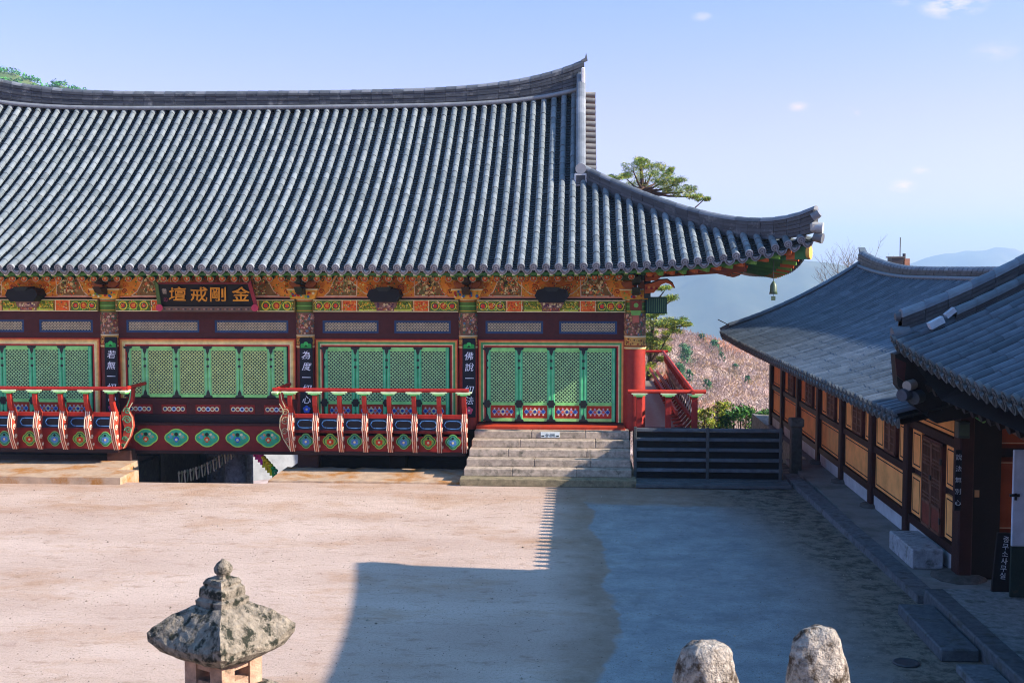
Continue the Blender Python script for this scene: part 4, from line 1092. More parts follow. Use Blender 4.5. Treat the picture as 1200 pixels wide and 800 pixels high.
names = {0: 'magenta', 1: 'magenta', 2: 'pink', 3: 'purple pink', 4: 'bright yellow', 5: 'bright yellow', 6: 'amber yellow', 7: 'lemon yellow', 8: 'green', 9: 'deep green'}
for k in range(10):
    p = P0.lerp(P1, k/9)
    t = paper_lantern(p.x, p.y, p.z, COLS[k], 0, ['topmost %s paper lantern of the bright slanting string by the passage', '%s paper lantern second from the top of the bright slanting string', '%s paper lantern third from the top of the bright slanting string', '%s paper lantern fourth from the top of the bright slanting string', '%s paper lantern directly below the pink ones on the bright string', '%s paper lantern second of the yellow run on the bright string', '%s paper lantern third of the yellow run on the bright string', '%s paper lantern last of the yellow run on the bright string', '%s paper lantern first below the yellow ones on the bright string', '%s paper lantern at the foot of the bright slanting string'][k] % names[k], 'bright paper lanterns strung by the passage')
Q0 = Vector((xa(207, 29.5), 29.5, za(556, 29.5))); Q1 = Vector((xa(272, 29.5), 29.5, za(524, 29.5)))
for k in range(20):
    p = Q0.lerp(Q1, k/19)+Vector((0, 0, -.12*math.sin(PI*k/19)))
    paper_lantern(p.x, p.y, p.z, ['#b8b49c', '#8a8f70', '#c8c0a8', '#6a7a6a'][k % 4], 0, 'small pale paper lantern on the dim slanting string in the passage', 'pale paper lanterns strung in the passage', .24)
for k, (A, B, lb) in enumerate(((P0, P1, 'thin string carrying the bright coloured lanterns'), (Q0, Q1, 'thin string carrying the dim pale lanterns'))):
    m = MB(); m.tube([A.lerp(B, i/12)+Vector((0, 0, .01-(.12*math.sin(PI*i/12) if k else 0))) for i in range(13)], .008, lin('#2a2a2a'), n=5)
    tag(m.build('lantern_string', M_wood, None, org=A), lb, 'string')

# wooden fence gate to the right of the steps
yf = 26.95; fx0, fx1 = xa(744, yf), xa(919, yf)
fg = thing('slatted_barrier', ((fx0+fx1)/2, yf, 0), 'dark weathered wooden barrier of five horizontal rails beside the steps', 'barrier')
DW = lin('#3a3a3a')
zs = [za(y, yf, 830) for y in (502, 513, 525, 537, 549)]
for k, z in enumerate(zs):
    m = MB(); m.box(fx0, fx1, yf-.06+rnd.uniform(0, .01), yf+.05, z-.075, z, jit(lin('#5a5e62'), .15), ch=.008); m.build('rail', M_wood, fg)
for x in (fx0+.02, (fx0+fx1)/2-.02, fx1-.06):
    m = MB(); m.box(x-.035, x+.035, yf-.10, yf-.062, .05, zs[0]+.04, lin('#4a4a48'), ch=.006); m.build('post', M_wood, fg)
m = MB(); m.box(fx0, fx1, yf+.05, yf+.12, 0.1, zs[0]-.1, lin('#0b0c0d')); m.build('backing', M_wood, fg)  # near-black sheet paints in the shade between the rails
# plank walk in front
m = MB()
for k in range(3): m.box(fx0+.02, fx1+.1, 26.25+k*.24, 26.25+k*.24+.225, .02, .10+.012*k, jit(lin('#5a5c5c'), .15), ch=.008)
tag(m.build('wooden_ramp', M_wood, None, org=((fx0+fx1)/2, 26.6, 0)), 'low grey plank walk lying in front of the slatted barrier', 'plank walk')
# timber piled behind the barrier seen through it
m = MB(); m.bar((fx0+2.1, 27.4, .85), (fx0+3.4, 27.5, .85), .1, .14, lin('#7a5a3a')); m.bar((fx0+1.4, 27.6, .7), (fx0+3.2, 27.6, .68), .1, .1, lin('#4a3a2a'))
# stone gate post
yp_ = 28.4; gx = xa(934.5, yp_)
m = MB(); m.box(gx-.13, gx+.13, yp_-.13, yp_+.13, 0, za(497, yp_), lin('#5c5850'), ch=.02); m.box(gx-.17, gx+.17, yp_-.17, yp_+.17, za(497, yp_), za(487, yp_), lin('#6b675e'), ch=.03)
tag(m.build('stone_post', M_stone, None, org=(gx, yp_, 0)), 'square stone post with cap standing between barrier and side hall', 'post')

# ------------------------------------------------------------------ SIDE HALL (wing)
WX = 6.05
wing = thing('side_hall', (WX, 27, .12), 'long side hall with ochre plaster panels, dark posts and blue grey tiled roof', 'side hall')
posts = [18.49, 21.40, 23.99, 26.73, 29.34, 32.08, 34.6, 36.6]
RX_ = 9.1; DK = lin('#2e1613'); OC = lin('#ffb066')
def wpanel(y0, y1, z0, z1, name='plaster_panel', col=None):
    m = MB(); c = col or jit(OC, .06)
    m.box(WX, WX+.05, y0, y1, z0, z1, c)
    i = .055
    for (a, b_, c0, c1) in ((y0+i, y1-i, z0+i, z0+i+.022), (y0+i, y1-i, z1-i-.022, z1-i), (y0+i, y0+i+.022, z0+i, z1-i), (y1-i-.022, y1-i, z0+i, z1-i)):
        m.box(WX-.003, WX+.01, a, b_, c0, c1, lin('#140c0a'))
    return m.build(name, M_plaster, wing)
def wwindow(y0, y1, z0, z1, door=False):
    m = MB(); c = lin('#5e3226')
    m.box(WX-.03, WX+.04, y0, y1, z0, z0+.04, c); m.box(WX-.03, WX+.04, y0, y1, z1-.04, z1, c); m.box(WX-.03, WX+.04, y0, y0+.04, z0, z1, c); m.box(WX-.03, WX+.04, y1-.04, y1, z0, z1, c)
    o = m.build('door' if door else 'window', M_wood, wing); ym = (y0+y1)/2
    for (a, b_) in ((y0+.04, ym-.004), (ym+.004, y1-.04)):
        m = MB(); cf = jit(lin('#75503c'), .1)
        for (p, q, r0, r1) in ((a, b_, z0+.04, z0+.08), (a, b_, z1-.08, z1-.04), (a, a+.045, z0+.04, z1-.04), (b_-.045, b_, z0+.04, z1-.04)): m.box(WX-.045, WX, p, q, r0, r1, cf)
        zz0 = z0+.08
        if door:
            m.box(WX-.03, WX+.0, a, b_, z0+.08, z0+.45, lin('#7a3a2a')); m.box(WX-.045, WX, a, b_, z0+.45, z0+.5, cf); zz0 = z0+.5
        m.box(WX-.01, WX+.01, a, b_, zz0, z1-.08, lin('#3c3834') if door else lin('#241a18'))
        for k in range(1, 5): yy = a+.045+(b_-a-.09)*k/5; m.box(WX-.035, WX-.012, yy-.008, yy+.008, zz0, z1-.08, cf)
        nb = 16 if door else 4
        for k in range(1, nb):
            if door and k % 5 in (3, 4): continue
            zz = zz0+(z1-.08-zz0)*k/nb; m.box(WX-.038, WX-.012, a+.045, b_-.045, zz-.009, zz+.009, cf)
        m.build('leaf', M_wood, o)
    if door:
        m = MB()
        for zz in (z0+.3, z1-.3): m.box(WX-.06, WX-.045, y0-.02, y0+.05, zz-.05, zz+.05, lin('#101010'))
        m.box(WX-.06, WX-.045, ym-.05, ym+.05, z0+.9, z0+.98, lin('#101010')); m.build('hinge', M_metal, o)
for i, y in enumerate(posts):
    m = MB(); hw = .13 if i else .17
    m.box(WX-.10, WX+.12, y-hw, y+hw, .12, 3.05, DK if i % 2 else lin('#341814'), ch=.02); m.build('post', M_wood, wing)
for i in range(len(posts)-1):
    a, b_ = posts[i]+.13, posts[i+1]-.13; W = b_-a
    for (z0, z1) in ((.40, .54), (2.14, 2.28), (2.66, 3.0))+(((1.27, 1.40),) if i > 0 else ()):
        m = MB(); m.box(WX-.05, WX+.08, a, b_, z0, z1, DK); m.build('rail', M_wood, wing)
    m = MB(); m.box(WX-.02, WX+.08, a, b_, .12, .40, lin('#b9c0c2')); m.build('foundation', M_plaster, wing)
    if i == 0:
        wpanel(a+.02, a+W*.26, .58, 1.30); wpanel(a+.02, a+W*.26, 1.42, 2.12); wwindow(a+W*.31, a+W*.74, .50, 2.10, True)
        wpanel(a+W*.79, b_-.02, .58, 1.30); wpanel(a+W*.79, b_-.02, 1.42, 2.12); wpanel(a+.02, b_-.02, 2.30, 2.64)
        m = MB(); m.box(WX+.055, WX+.1, a, b_, .54, 2.14, DK); m.build('wall', M_wood, wing)
    elif W > 1.9:
        wpanel(a+.03, b_-.03, .56, 1.25); wpanel(a+.03, a+W*.25, 1.42, 2.12); wpanel(a+W*.75, b_-.03, 1.42, 2.12); wwindow(a+W*.32, a+W*.68, 1.42, 2.13)
        m = MB(); m.box(WX+.03, WX+.1, a, b_, .54, 2.66, DK); m.build('wall', M_wood, wing); wpanel(a+.03, b_-.03, 2.30, 2.64)
    else:
        wpanel(a+.03, b_-.03, .56, 1.25); wpanel(a+.03, b_-.03, 1.42, 2.12); m = MB(); m.box(WX+.03, WX+.1, a, b_, .54, 2.66, DK); m.build('wall', M_wood, wing)
# near end wall faces the camera
ye = posts[0]-.02; BR = lin('#8e4526')
m = MB(); m.box(WX+.15, 11.5, ye+.02, ye+.2, .12, 3.25, lin('#1c1210')); m.add([(WX+.3, ye+.1, 3.25), (11.9, ye+.1, 3.25), (RX_, ye+.1, 4.6)], [(0, 1, 2)], lin('#1c1210')); m.box(WX, WX+.55, ye-.10, ye+.02, .12, 3.3, lin('#15110f')); m.box(7.5, 7.7, ye-.1, ye+.02, .12, 3.2, DK); m.build('end_wall', M_wood, wing)
def epanel(px0, px1, py0, py1, xr=None):
    x0 = xa(px0, ye); x1 = xr or xa(px1, ye); z1 = za(py0, ye, 1150); z0 = za(py1, ye, 1150)
    m = MB(); m.box(x0, x1, ye-.04, ye+.02, z0, z1, lin('#5e2c1a')); m.box(x0+.06, x1-.06, ye-.045, ye-.03, z0+.06, z1-.06, BR)
    i = .075
    for (a, b_, c0, c1) in ((x0+i, x1-i, z0+i, z0+i+.014), (x0+i, x1-i, z1-i-.014, z1-i), (x0+i, x0+i+.014, z0+i, z1-i), (x1-i-.014, x1-i, z0+i, z1-i)): m.box(a, b_, ye-.052, ye-.045, c0, c1, lin('#c0a080'))
    m.build('end_panel', M_plaster, wing)
epanel(1158, 1200, 491, 524, 7.45); epanel(1156, 1194, 535, 623, 7.45); epanel(1155, 1190, 634, 652, 7.45)
m = MB(); x_ = xa(1149, ye-.1); z_ = za(578, ye-.1, 1150); m.box(x_-.035, x_+.035, ye-.12, ye-.10, z_-.055, z_+.055, lin('#b98a5a')); m.build('switch_box', M_paint, wing)
m = MB(); x_ = xa(1128, ye-.12); z_ = za(500, ye, 1128); m.box(x_-.09, x_+.09, ye-.3, ye-.12, z_-.14, z_+.12, lin('#33413a'), ch=.01); m.box(x_-.07, x_+.07, ye-.306, ye-.3, z_-.1, z_+.08, lin('#4a5a48')); m.build('wall_lamp_box', M_metal, wing)
# roof of the wing
EX = 4.57; RX = 9.1; WY0, WY1 = 16.9, 38.0
def wprof(u): return .235*u+.041*u*u
def wz(X, Y):
    e = max(0, (Y-31.5)/6.5)**2
    return 2.86+wprof(X-EX)+.06*e*(1-(X-EX)/4.53)+.34*e*max(0, (X-EX)/4.53)
colsW = []; y = WY1-.12
while y > WY0:
    colsW.append([(EX+(RX-EX)*i/8, y, wz(EX+(RX-EX)*i/8, y)) for i in range(9)]); y -= .29
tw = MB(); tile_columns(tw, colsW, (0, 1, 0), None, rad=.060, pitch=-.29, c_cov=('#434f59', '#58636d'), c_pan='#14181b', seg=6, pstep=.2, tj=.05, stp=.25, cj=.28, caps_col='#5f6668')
vs = []; 
for i in range(21):
    y = WY0+(WY1-WY0)*i/20
    for t in range(5): x = RX+(RX-EX)*t/4; vs.append((x, y, wz(2*RX-x, y)+.03))
tw.add(vs, [(i*5+j, i*5+j+5, i*5+j+6, i*5+j+1) for i in range(20) for j in range(4)], lin('#4c545a'))
wr = tw.build('roof', M_tileb, wing)
rb = MB(); ridge_body(rb, [(RX, WY0+(WY1+.05-WY0)*i/30, wz(RX, WY0+(WY1-WY0)*i/30)-.02) for i in range(31)], (1, 0, 0), .3, wid=.15, layers=4, cover=.1, hs=[.22+.22*(i/30)**6 for i in range(31)], capc=('#59626a', '#6d767c'))
rb.tube([(RX-.16, WY0+(WY1-WY0)*i/30, wz(RX, WY0+(WY1-WY0)*i/30)+.02) for i in range(31)], .06, lin('#6a7378'), n=8)
rb.prism([(-.2, 0), (.05, 0), (.18, .22), (.1, .2), (-.1, .1)], lambda a, b_, d: (RX-.1+d, WY1+.02+a, wz(RX, WY1)+.4+b_), .2, lin('#5a6268'))
rb.build('main_ridge', M_tileb, wr)
vb = MB()
vp = [(EX+.25+(RX-EX-.25)*i/12, WY1-.02, wz(EX+.25+(RX-EX-.25)*i/12, WY1)+.04) for i in range(13)]
ridge_body(vb, vp, (0, 1, 0), .14, wid=.10, layers=2, cover=.09, capc=('#59626a', '#6d767c'))
vb.bar((vp[0][0]-.35, WY1-.02, vp[0][2]+.34), (vp[0][0]+.05, WY1-.02, vp[0][2]+.14), .03, .03, lin('#2a2e30'))
vb.tube([(EX, WY1, wz(EX, WY1)+.1), (EX+.3, WY1, wz(EX+.3, WY1)+.16)], .09, lin('#6d6a66'), n=10)
vb.build('verge_ridge', M_tileb, wr)
m = MB(); m.add([(RX+2*(RX-EX)/2, WY1-.3, 2.6), (EX+.6, WY1-.3, 2.9), (RX, WY1-.3, 5.0)], [(0, 1, 2)], lin('#a8742e')); m.box(WX, 12.3, posts[-1]-.05, posts[-1]+.1, .12, 2.9, OC); m.box(12.2, 12.35, 18.4, 36.6, .12, 2.9, OC)
m.build('gable_wall', M_plaster, wing)
m = MB()
m.add([(EX+.08, WY0, 2.76), (EX+.08, WY1-.05, 2.88), (WX+.1, WY1-.05, 3.2), (WX+.1, WY0, 3.12)], [(0, 1, 2, 3)], lin('#4a2c1c')); m.build('soffit', M_wood, wr)
rf = MB(); rf.tube([(EX+.18, 0, 2.70), (WX+.1, 0, 3.02)], .05, lin('#5a3420'), n=8); p0 = rf.build('rafter', M_wood, wing)
b0 = p0.location.copy()
for k in range(72):
    y = 18.2+k*.295
    o = p0 if k == 0 else p0.copy()
    if k: C.objects.link(o); o.parent = wing
    o.location = (0, y, .0)

# walkway along the wing
def slab(name, x0, x1, y0, y1, z0, z1, col, m_=None, kind='structure', ch=.02, seg=None):
    m = MB()
    if seg:
        n = max(1, int(abs(y1-y0)/seg)); 
        for k in range(n): m.box(x0, x1, y0+(y1-y0)*k/n+.004, y0+(y1-y0)*(k+1)/n-.004, z0, z1+rnd.uniform(-.006, .004), jit(col, .12), ch=ch)
    else: m.box(x0, x1, y0, y1, z0, z1, col, ch=ch)
    o = m.build(name, m_ or M_stone); tag(o, kind=kind); return o
kx = [(17.3, 5.06), (27.7, 4.86)]
m = MB(); n = 8
for k in range(n):
    ya, yb = 17.35+(27.8-17.35)*k/n+.005, 17.35+(27.8-17.35)*(k+1)/n-.005
    xa_, xb_ = 5.06-.0195*(ya-17.35), 5.06-.0195*(yb-17.35)
    c = jit(lin('#6f7376'), .12); z = .125+rnd.uniform(-.004, .004)
    vs = [(xa_, ya, -.02), (xa_+.32, ya, -.02), (xb_+.32, yb, -.02), (xb_, yb, -.02), (xa_, ya, z), (xa_+.32, ya, z), (xb_+.32, yb, z), (xb_, yb, z)]
    m.add(vs, [(0, 3, 2, 1), (4, 5, 6, 7), (0, 1, 5, 4), (1, 2, 6, 5), (2, 3, 7, 6), (3, 0, 4, 7)], c)
tag(m.build('kerb', M_stone), kind='structure')
slab('walkway', 5.84, 12.4, 30.003, 39.5, -4, .112, lin('#8e8c86'), M_stone, ch=.01)
slab('walkway', 5.30, 12.4, 17.4, 30.0, -4, .112, lin('#8e8c86'), paintmat('walk_cement', .9, .75, 1.15, 1.5, .3, 30, .2, stain=lin('#6a675e'), sscale=1.2, smin=.5, smax=.7), ch=.01)
m = MB(); m.box(5.42, 5.93, 18.95, 20.35, .112, .44, lin('#a9aeb0'), ch=.02)
tag(m.build('step_block', M_stone, None, org=(5.7, 19.6, .11)), 'pale stone block step below the lattice door of the side hall', 'step stone')
# post base stones
for i, y in enumerate(posts[:7]):
    m = MB(); m.lathe((WX-.02, y, .1), [(.26 if i else .45, 0), (.25 if i else .42, .05), (.18 if i else .3, .09)], lin('#5b5a55'), n=10, jz=.12)
    m.build('base_stone', M_stone, wing)
# tall narrow plaques of the wing corner
t = thing('corner_plaque', (WX-.2, posts[0]-.12, 1.7), 'narrow black board with tiny white writing on the side hall corner post', 'plaque')
yy = posts[0]-.22; x0 = xa(1127, yy); zt, zb = za(527, yy, 1127), za(598, yy, 1127)
m = MB(); m.box(x0-.05, x0+.05, yy, yy+.02, zb, zt, lin('#07131c'), ch=.005); m.build('board', M_paint, t)
for k, chh in enumerate('說法無別心'): text_mesh(chh, .10, Matrix.Translation((x0-t.location.x, yy-.004-t.location.y, zt-.12-k*.18-t.location.z)) @ Matrix.Rotation(PI/2, 4, 'X'), M_paint, t, 'white_character', lin('#b9c8d0'), .002)
# leaning board
bd = thing('leaning_signboard', (xa(1180, 17.2), 17.2, .11), 'black board with white characters leaning against the side hall end wall', 'signboard')
x0, y0_ = bd.location.x, 17.2; z0_ = .13; zt = za(627, 17.3, 1185); sl_ = .16
m = MB(); m.add([(x0-.13, y0_, z0_), (x0+.13, y0_, z0_), (x0+.13, y0_+.06, z0_), (x0-.13, y0_+.06, z0_), (x0-.13+sl_, y0_+.25, zt), (x0+.13+sl_*.9, y0_+.25, zt), (x0+.13+sl_*.9, y0_+.30, zt), (x0-.13+sl_, y0_+.30, zt)], [(0, 1, 5, 4), (1, 2, 6, 5), (2, 3, 7, 6), (3, 0, 4, 7), (4, 5, 6, 7), (3, 2, 1, 0)], lin('#0b0f14')); m.build('board', M_paint, bd)
for k, chh in enumerate('종무소사무실'):
    f_ = .92-k*.11; text_mesh(chh, .105, Matrix.Translation((sl_*f_-.0, .25*f_-.012, (zt-z0_)*f_)) @ Matrix.Rotation(PI/2-.25, 4, 'X') @ Matrix.Rotation(-.12, 4, 'Z'), M_paint, bd, 'white_character', lin('#d0d6dc'), .002)

# ------------------------------------------------------------------ NEAR BUILDING (roof on the right)
B2 = thing('near_pavilion', (9.3, 13, .25), 'nearer pavilion at the right edge with large dark tiled roof corner and dim eaves', 'pavilion')
E2 = 4.65; R2 = 9.3; Y20, Y21 = 8.0, 17.3
def b2z(X, Y):
    u = X-E2; e = max(0, (Y-12.0)/5.6)
    return 3.57+.41*u+.052*u*u+(.47*e**2.2)*(1-u/(R2-E2))+.25*e**2*u/(R2-E2)
def b2x(Y): return E2-.08*max(0, (Y-14.0)/3.6)**2
cols2 = []; y = Y21-.15
while y > Y20: cols2.append([(b2x(y)+(R2-b2x(y))*i/9, y, b2z(b2x(y)+(R2-b2x(y))*i/9, y)) for i in range(10)]); y -= .29
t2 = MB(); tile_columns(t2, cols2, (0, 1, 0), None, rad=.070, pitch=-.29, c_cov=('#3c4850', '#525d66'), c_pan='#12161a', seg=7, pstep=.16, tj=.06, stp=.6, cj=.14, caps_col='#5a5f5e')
vs = []
for i in range(13):
    y = Y20+(Y21-Y20)*i/12
    for t in range(5): x = R2+(R2-E2)*t/4; vs.append((x, y, b2z(2*R2-x, y)+.03))
t2.add(vs, [(i*5+j, i*5+j+5, i*5+j+6, i*5+j+1) for i in range(12) for j in range(4)], lin('#4c545a'))
r2 = t2.build('roof', M_tileb, B2)
rb = MB(); ridge_body(rb, [(R2, Y20+(Y21-Y20)*i/20, b2z(R2, Y20+(Y21-Y20)*i/20)) for i in range(21)], (1, 0, 0), .4, wid=.16, layers=4, cover=.1, hs=[.14+.22*max(0, (i-6)/14) for i in range(21)])
rb.build('main_ridge', M_tileb, r2)
vb = MB()
vp = [(E2+.05+(R2-E2-.05)*i/14, Y21-.02, b2z(E2+.05+(R2-E2-.05)*i/14, Y21)+.10) for i in range(15)]
ridge_body(vb, vp, (0, 1, 0), .2, wid=.12, layers=3, cover=.11, capc=('#59626a', '#6d767c'))
vp2 = [(E2+.7+(R2-E2-.7)*i/14, Y21-.42, b2z(E2+.7+(R2-E2-.7)*i/14, Y21-.4)+.03) for i in range(15)]
ridge_body(vb, vp2, (0, 1, 0), .12, wid=.10, layers=2, cover=.10, capc=('#3f474c', '#565f64'))
vb.tube([(E2-.02, Y21, vp[0][2]+.2), (E2+.2, Y21, vp[0][2]+.22)], [.06, .11], lin('#4d5459'), n=10)
vb.obox((E2+.42, Y21-.5, b2z(E2+.4, Y21)+.10), (.10, .02, .05), (0, .07, 0), (-.02, 0, .045), lin('#b4bcc2')); vb.obox((E2+.62, Y21-.48, b2z(E2+.6, Y21)+.16), (.06, .0, .05), (0, .06, 0), (-.02, 0, .03), lin('#a4acb2'))
vb.tube([(E2-.08, Y21-.1, vp[0][2]-.06), (E2+.16, Y21-.1, vp[0][2]-.02)], .11, lin('#5a6166'), n=12)
vb.build('verge_ridge', M_tileb, r2)
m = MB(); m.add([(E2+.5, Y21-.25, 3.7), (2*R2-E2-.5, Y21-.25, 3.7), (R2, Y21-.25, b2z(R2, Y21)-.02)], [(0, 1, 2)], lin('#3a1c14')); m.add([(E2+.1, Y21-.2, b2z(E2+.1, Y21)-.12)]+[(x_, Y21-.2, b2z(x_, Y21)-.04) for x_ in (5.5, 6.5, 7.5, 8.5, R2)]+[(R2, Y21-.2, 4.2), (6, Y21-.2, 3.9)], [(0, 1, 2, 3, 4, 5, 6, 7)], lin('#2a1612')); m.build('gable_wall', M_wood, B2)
# dark carcass below the roof
m = MB()
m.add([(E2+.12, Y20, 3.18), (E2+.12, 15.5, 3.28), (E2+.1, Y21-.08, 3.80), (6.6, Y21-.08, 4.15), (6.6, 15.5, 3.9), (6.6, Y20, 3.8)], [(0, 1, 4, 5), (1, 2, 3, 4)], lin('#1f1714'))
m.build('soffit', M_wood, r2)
m = MB()
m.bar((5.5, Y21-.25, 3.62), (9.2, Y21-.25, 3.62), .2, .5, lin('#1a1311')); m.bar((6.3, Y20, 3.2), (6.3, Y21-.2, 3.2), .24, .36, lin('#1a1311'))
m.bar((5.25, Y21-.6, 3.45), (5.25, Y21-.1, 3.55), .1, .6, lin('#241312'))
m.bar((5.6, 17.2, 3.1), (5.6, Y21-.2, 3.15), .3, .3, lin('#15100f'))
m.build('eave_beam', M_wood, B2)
rf = MB(); rf.tube([(E2+.25, 0, 3.17), (6.6, 0, 3.78)], .065, lin('#241a16'), n=8); p0 = rf.build('rafter', M_wood, B2)
for k in range(28):
    y = 8.2+k*.31; o = p0 if k == 0 else p0.copy()
    if k: C.objects.link(o); o.parent = B2
    e = max(0, (y-13)/5.75); o.location = (0, y, .45*e**2.2)
def pxprism(name, pts, Y, th, col, m_, parent):
    m = MB(); P = [at(a, b_, Y=Y) for a, b_ in pts]; n = len(P)
    vs = [(p[0], Y, p[2]) for p in P]+[(p[0], Y+th, p[2]) for p in P]
    m.add(vs, [tuple(range(n-1, -1, -1)), tuple(range(n, 2*n))]+[(i, (i+1) % n, n+(i+1) % n, n+i) for i in range(n)], col)
    return m.build(name, m_, parent)
pxprism('end_beam', [(1049, 415), (1052, 452), (1072, 476), (1098, 496), (1140, 488), (1215, 500), (1215, 425), (1120, 400)], 16.8, .25, lin('#17110f'), M_wood, B2)  # dark board stands in for the deep shade among beams under the roof
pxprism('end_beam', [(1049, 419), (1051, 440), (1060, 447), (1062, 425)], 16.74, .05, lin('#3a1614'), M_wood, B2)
# bracket stack glimpsed below the corner, painted green and red
b = MB(); yb = 17.6; 
for (px, py, r_, c_) in ((1145, 487, .05, '#2f7a4a'), (1150, 492, .035, '#8ac06a'), (1195, 499, .06, '#3a6a4a'), (1198, 511, .055, '#7a5a4a'), (1200, 488, .05, '#8a2a24')):
    p = at(px, py, Y=yb); b.tube([(p[0], yb-.1, p[2]), (p[0], yb+.5, p[2]+.06)], r_, lin(c_), n=10)
p = at(1147, 470, Y=yb); b.box(p[0]-.16, p[0]+.16, yb, yb+.6, p[2]-.08, p[2]+.25, lin('#14201c'))
p = at(1197, 470, Y=yb); b.box(p[0]-.16, p[0]+.5, yb, yb+.6, p[2]-.3, p[2]+.4, lin('#14201c'))
b.build('bracket_set', M_paint, B2)
# drooping end tiles where the wing roof meets the pavilion
m = MB()
for (px, py, r_, c_) in ((1070, 452, .10, '#8f8a80'), (1064, 463, .12, '#3a4450'), (1078, 466, .13, '#2e363c')):
    p = at(px, py, Y=16.7); m.tube([(p[0]-.1, 16.66, p[2]), (p[0]+.02, 16.76, p[2]+.02)], r_*.75, lin(c_), n=12)
m.build('eave_end_tile', M_tileb, B2)
# white door leaf, body walls
m = MB(); yd = 16.9; x0 = xa(1192, yd); m.box(x0, 7.4, yd, yd+.05, za(640, yd, 1195), za(527, yd, 1195), lin('#c2ccd6'), ch=.008); m.box(x0, 7.4, yd+.004, yd+.05, .25, za(640, yd, 1195), lin('#2a3a34'))
wd = m.build('door', M_plaster, B2)
m = MB(); z_ = za(580, yd, 1195); m.box(x0-.05, x0+.09, yd-.02, yd, z_-.02, z_+.02, lin('#20242a')); m.box(x0+.02, x0+.05, yd-.02, yd, z_-.07, z_+.03, lin('#20242a')); m.build('latch', M_metal, wd)
m = MB()
m.box(6.5, 12, 15.2, 15.35, .25, 3.8, lin('#5e2c1a')); m.box(6.5, 6.65, 8.3, 15.2, .25, 3.9, lin('#5e2c1a')); m.box(6.5, 12, 8.3, 8.45, .25, 3.8, lin('#5e2c1a')); m.build('wall', M_wood, B2)
for yy in (8.5, 11.8, 15.2):
    m = MB(); m.tube([(6.5, yy, .25), (6.5, yy, 3.5)], .16, lin('#3a1814'), n=16); m.build('column', M_wood, B2)
# raised platform and stones at lower right
c1 = at(1096, 702, Z=.25); c2 = at(1200, 790, Z=.25)
slab('pavilion_terrace', c1[0]+.30, 13, 6.0, 17.36, -.2, .235, lin('#8b8f8c'), M_stone, ch=.01)
slab('terrace_kerb', c1[0], c1[0]+.30, 6.0, 17.3, -.2, .25, lin('#5d6366'), M_stone, seg=2.2)
s1 = at(1073, 722, Z=.16); s2 = at(1114, 783, Z=.16)
m = MB(); m.box(c1[0]-.52, c1[0]-.03, 14.75, 16.75, 0, .17, lin('#5f6569'), ch=.02); tag(m.build('step_block', M_stone, None, org=(c1[0]-.3, 15.7, 0)), 'long dark stone step lying against the terrace edge at lower right', 'step stone')
m = MB(); m.box(c1[0]-.46, c1[0]-.02, 11.6, 14.35, 0, .12, lin('#6f7578'), ch=.02); tag(m.build('step_block', M_stone, None, org=(c1[0]-.3, 13.5, 0)), 'low stone step nearest the camera at the bottom right corner', 'step stone')
p = at(1062, 777, Z=0); m = MB(); m.lathe((p[0], p[1], 0), [(.17, 0), (.17, .02), (.15, .025), (.12, .015), (.11, .015)], lin('#3a3d40'), n=18)
tag(m.build('drain_cover', M_metal, None, org=(p[0], p[1], 0)), 'small round dark drain cover in the ground at lower right', 'drain cover')

# ------------------------------------------------------------------ stone lantern
def rough(me_obj, amt, seed, scale=4):
    from mathutils import noise
    for v in me_obj.data.vertices:
        nv = noise.noise_vector(Vector(v.co)*scale+Vector((seed, 0, 0))); v.co += nv*amt
def subdiv(o, n):
    import bmesh
    bm = bmesh.new(); bm.from_mesh(o.data); bmesh.ops.subdivide_edges(bm, edges=bm.edges[:], cuts=n, use_grid_fill=True); bmesh.ops.triangulate(bm, faces=bm.faces[:]) ; bm.to_mesh(o.data); bm.free()
YL_ = 10.0; lx = xa(256, YL_); rot = math.radians(60)
lan = thing('stone_lantern', (lx, YL_, 0), 'old lichen covered stone lantern with a square hipped cap in the sunny courtyard', 'stone lantern')
LS = lin('#8c8070')
def sqring(c, hw, z, up=0, cham=0):
    pts = []
    for k in range(4):
        a = rot+PI/4+k*PI/2; b_ = rot+PI/4+(k+1)*PI/2
        p = Vector((math.cos(a), math.sin(a), 0))*hw*math.sqrt(2); q = Vector((math.cos(b_), math.sin(b_), 0))*hw*math.sqrt(2)
        for j in range(6):
            t = j/6; lift = up*(abs(t-.5)*2)**2.5
            pts.append(Vector(c)+p.lerp(q, t)+Vector((0, 0, z+lift)))
    return pts
def sqstack(name, rings, seed, amt=.012):
    m = MB(); R = [sqring((lx, YL_, 0), *r_) for r_ in rings]; n = 24; vs = [p for r_ in R for p in r_]
    fs = [(i*n+k, i*n+(k+1) % n, (i+1)*n+(k+1) % n, (i+1)*n+k) for i in range(len(R)-1) for k in range(n)]+[tuple(range(n-1, -1, -1)), tuple((len(R)-1)*n+k for k in range(n))]
    m.add(vs, fs, LS, 0, False); o = m.build(name, M_lstone, lan); subdiv(o, 1); rough(o, amt, seed, 5); rough(o, amt*.5, seed+5, 14)
    return o
zt = lambda py: za(py, YL_, 256)
sqstack('roof_cap', [(.24, zt(770)), (.38, zt(762), .03), (.45, zt(754), .07), (.46, zt(747), .10), (.425, zt(739), .08), (.37, zt(730), .05), (.31, zt(721), .03), (.245, zt(713), .01), (.185, zt(707))], 1, .022)
sqstack('cap_tier', [(.165, zt(707)), (.168, zt(700)), (.14, zt(697)), (.145, zt(694)), (.14, zt(687)), (.115, zt(684)), (.12, zt(681)), (.10, zt(677))], 2, .012)
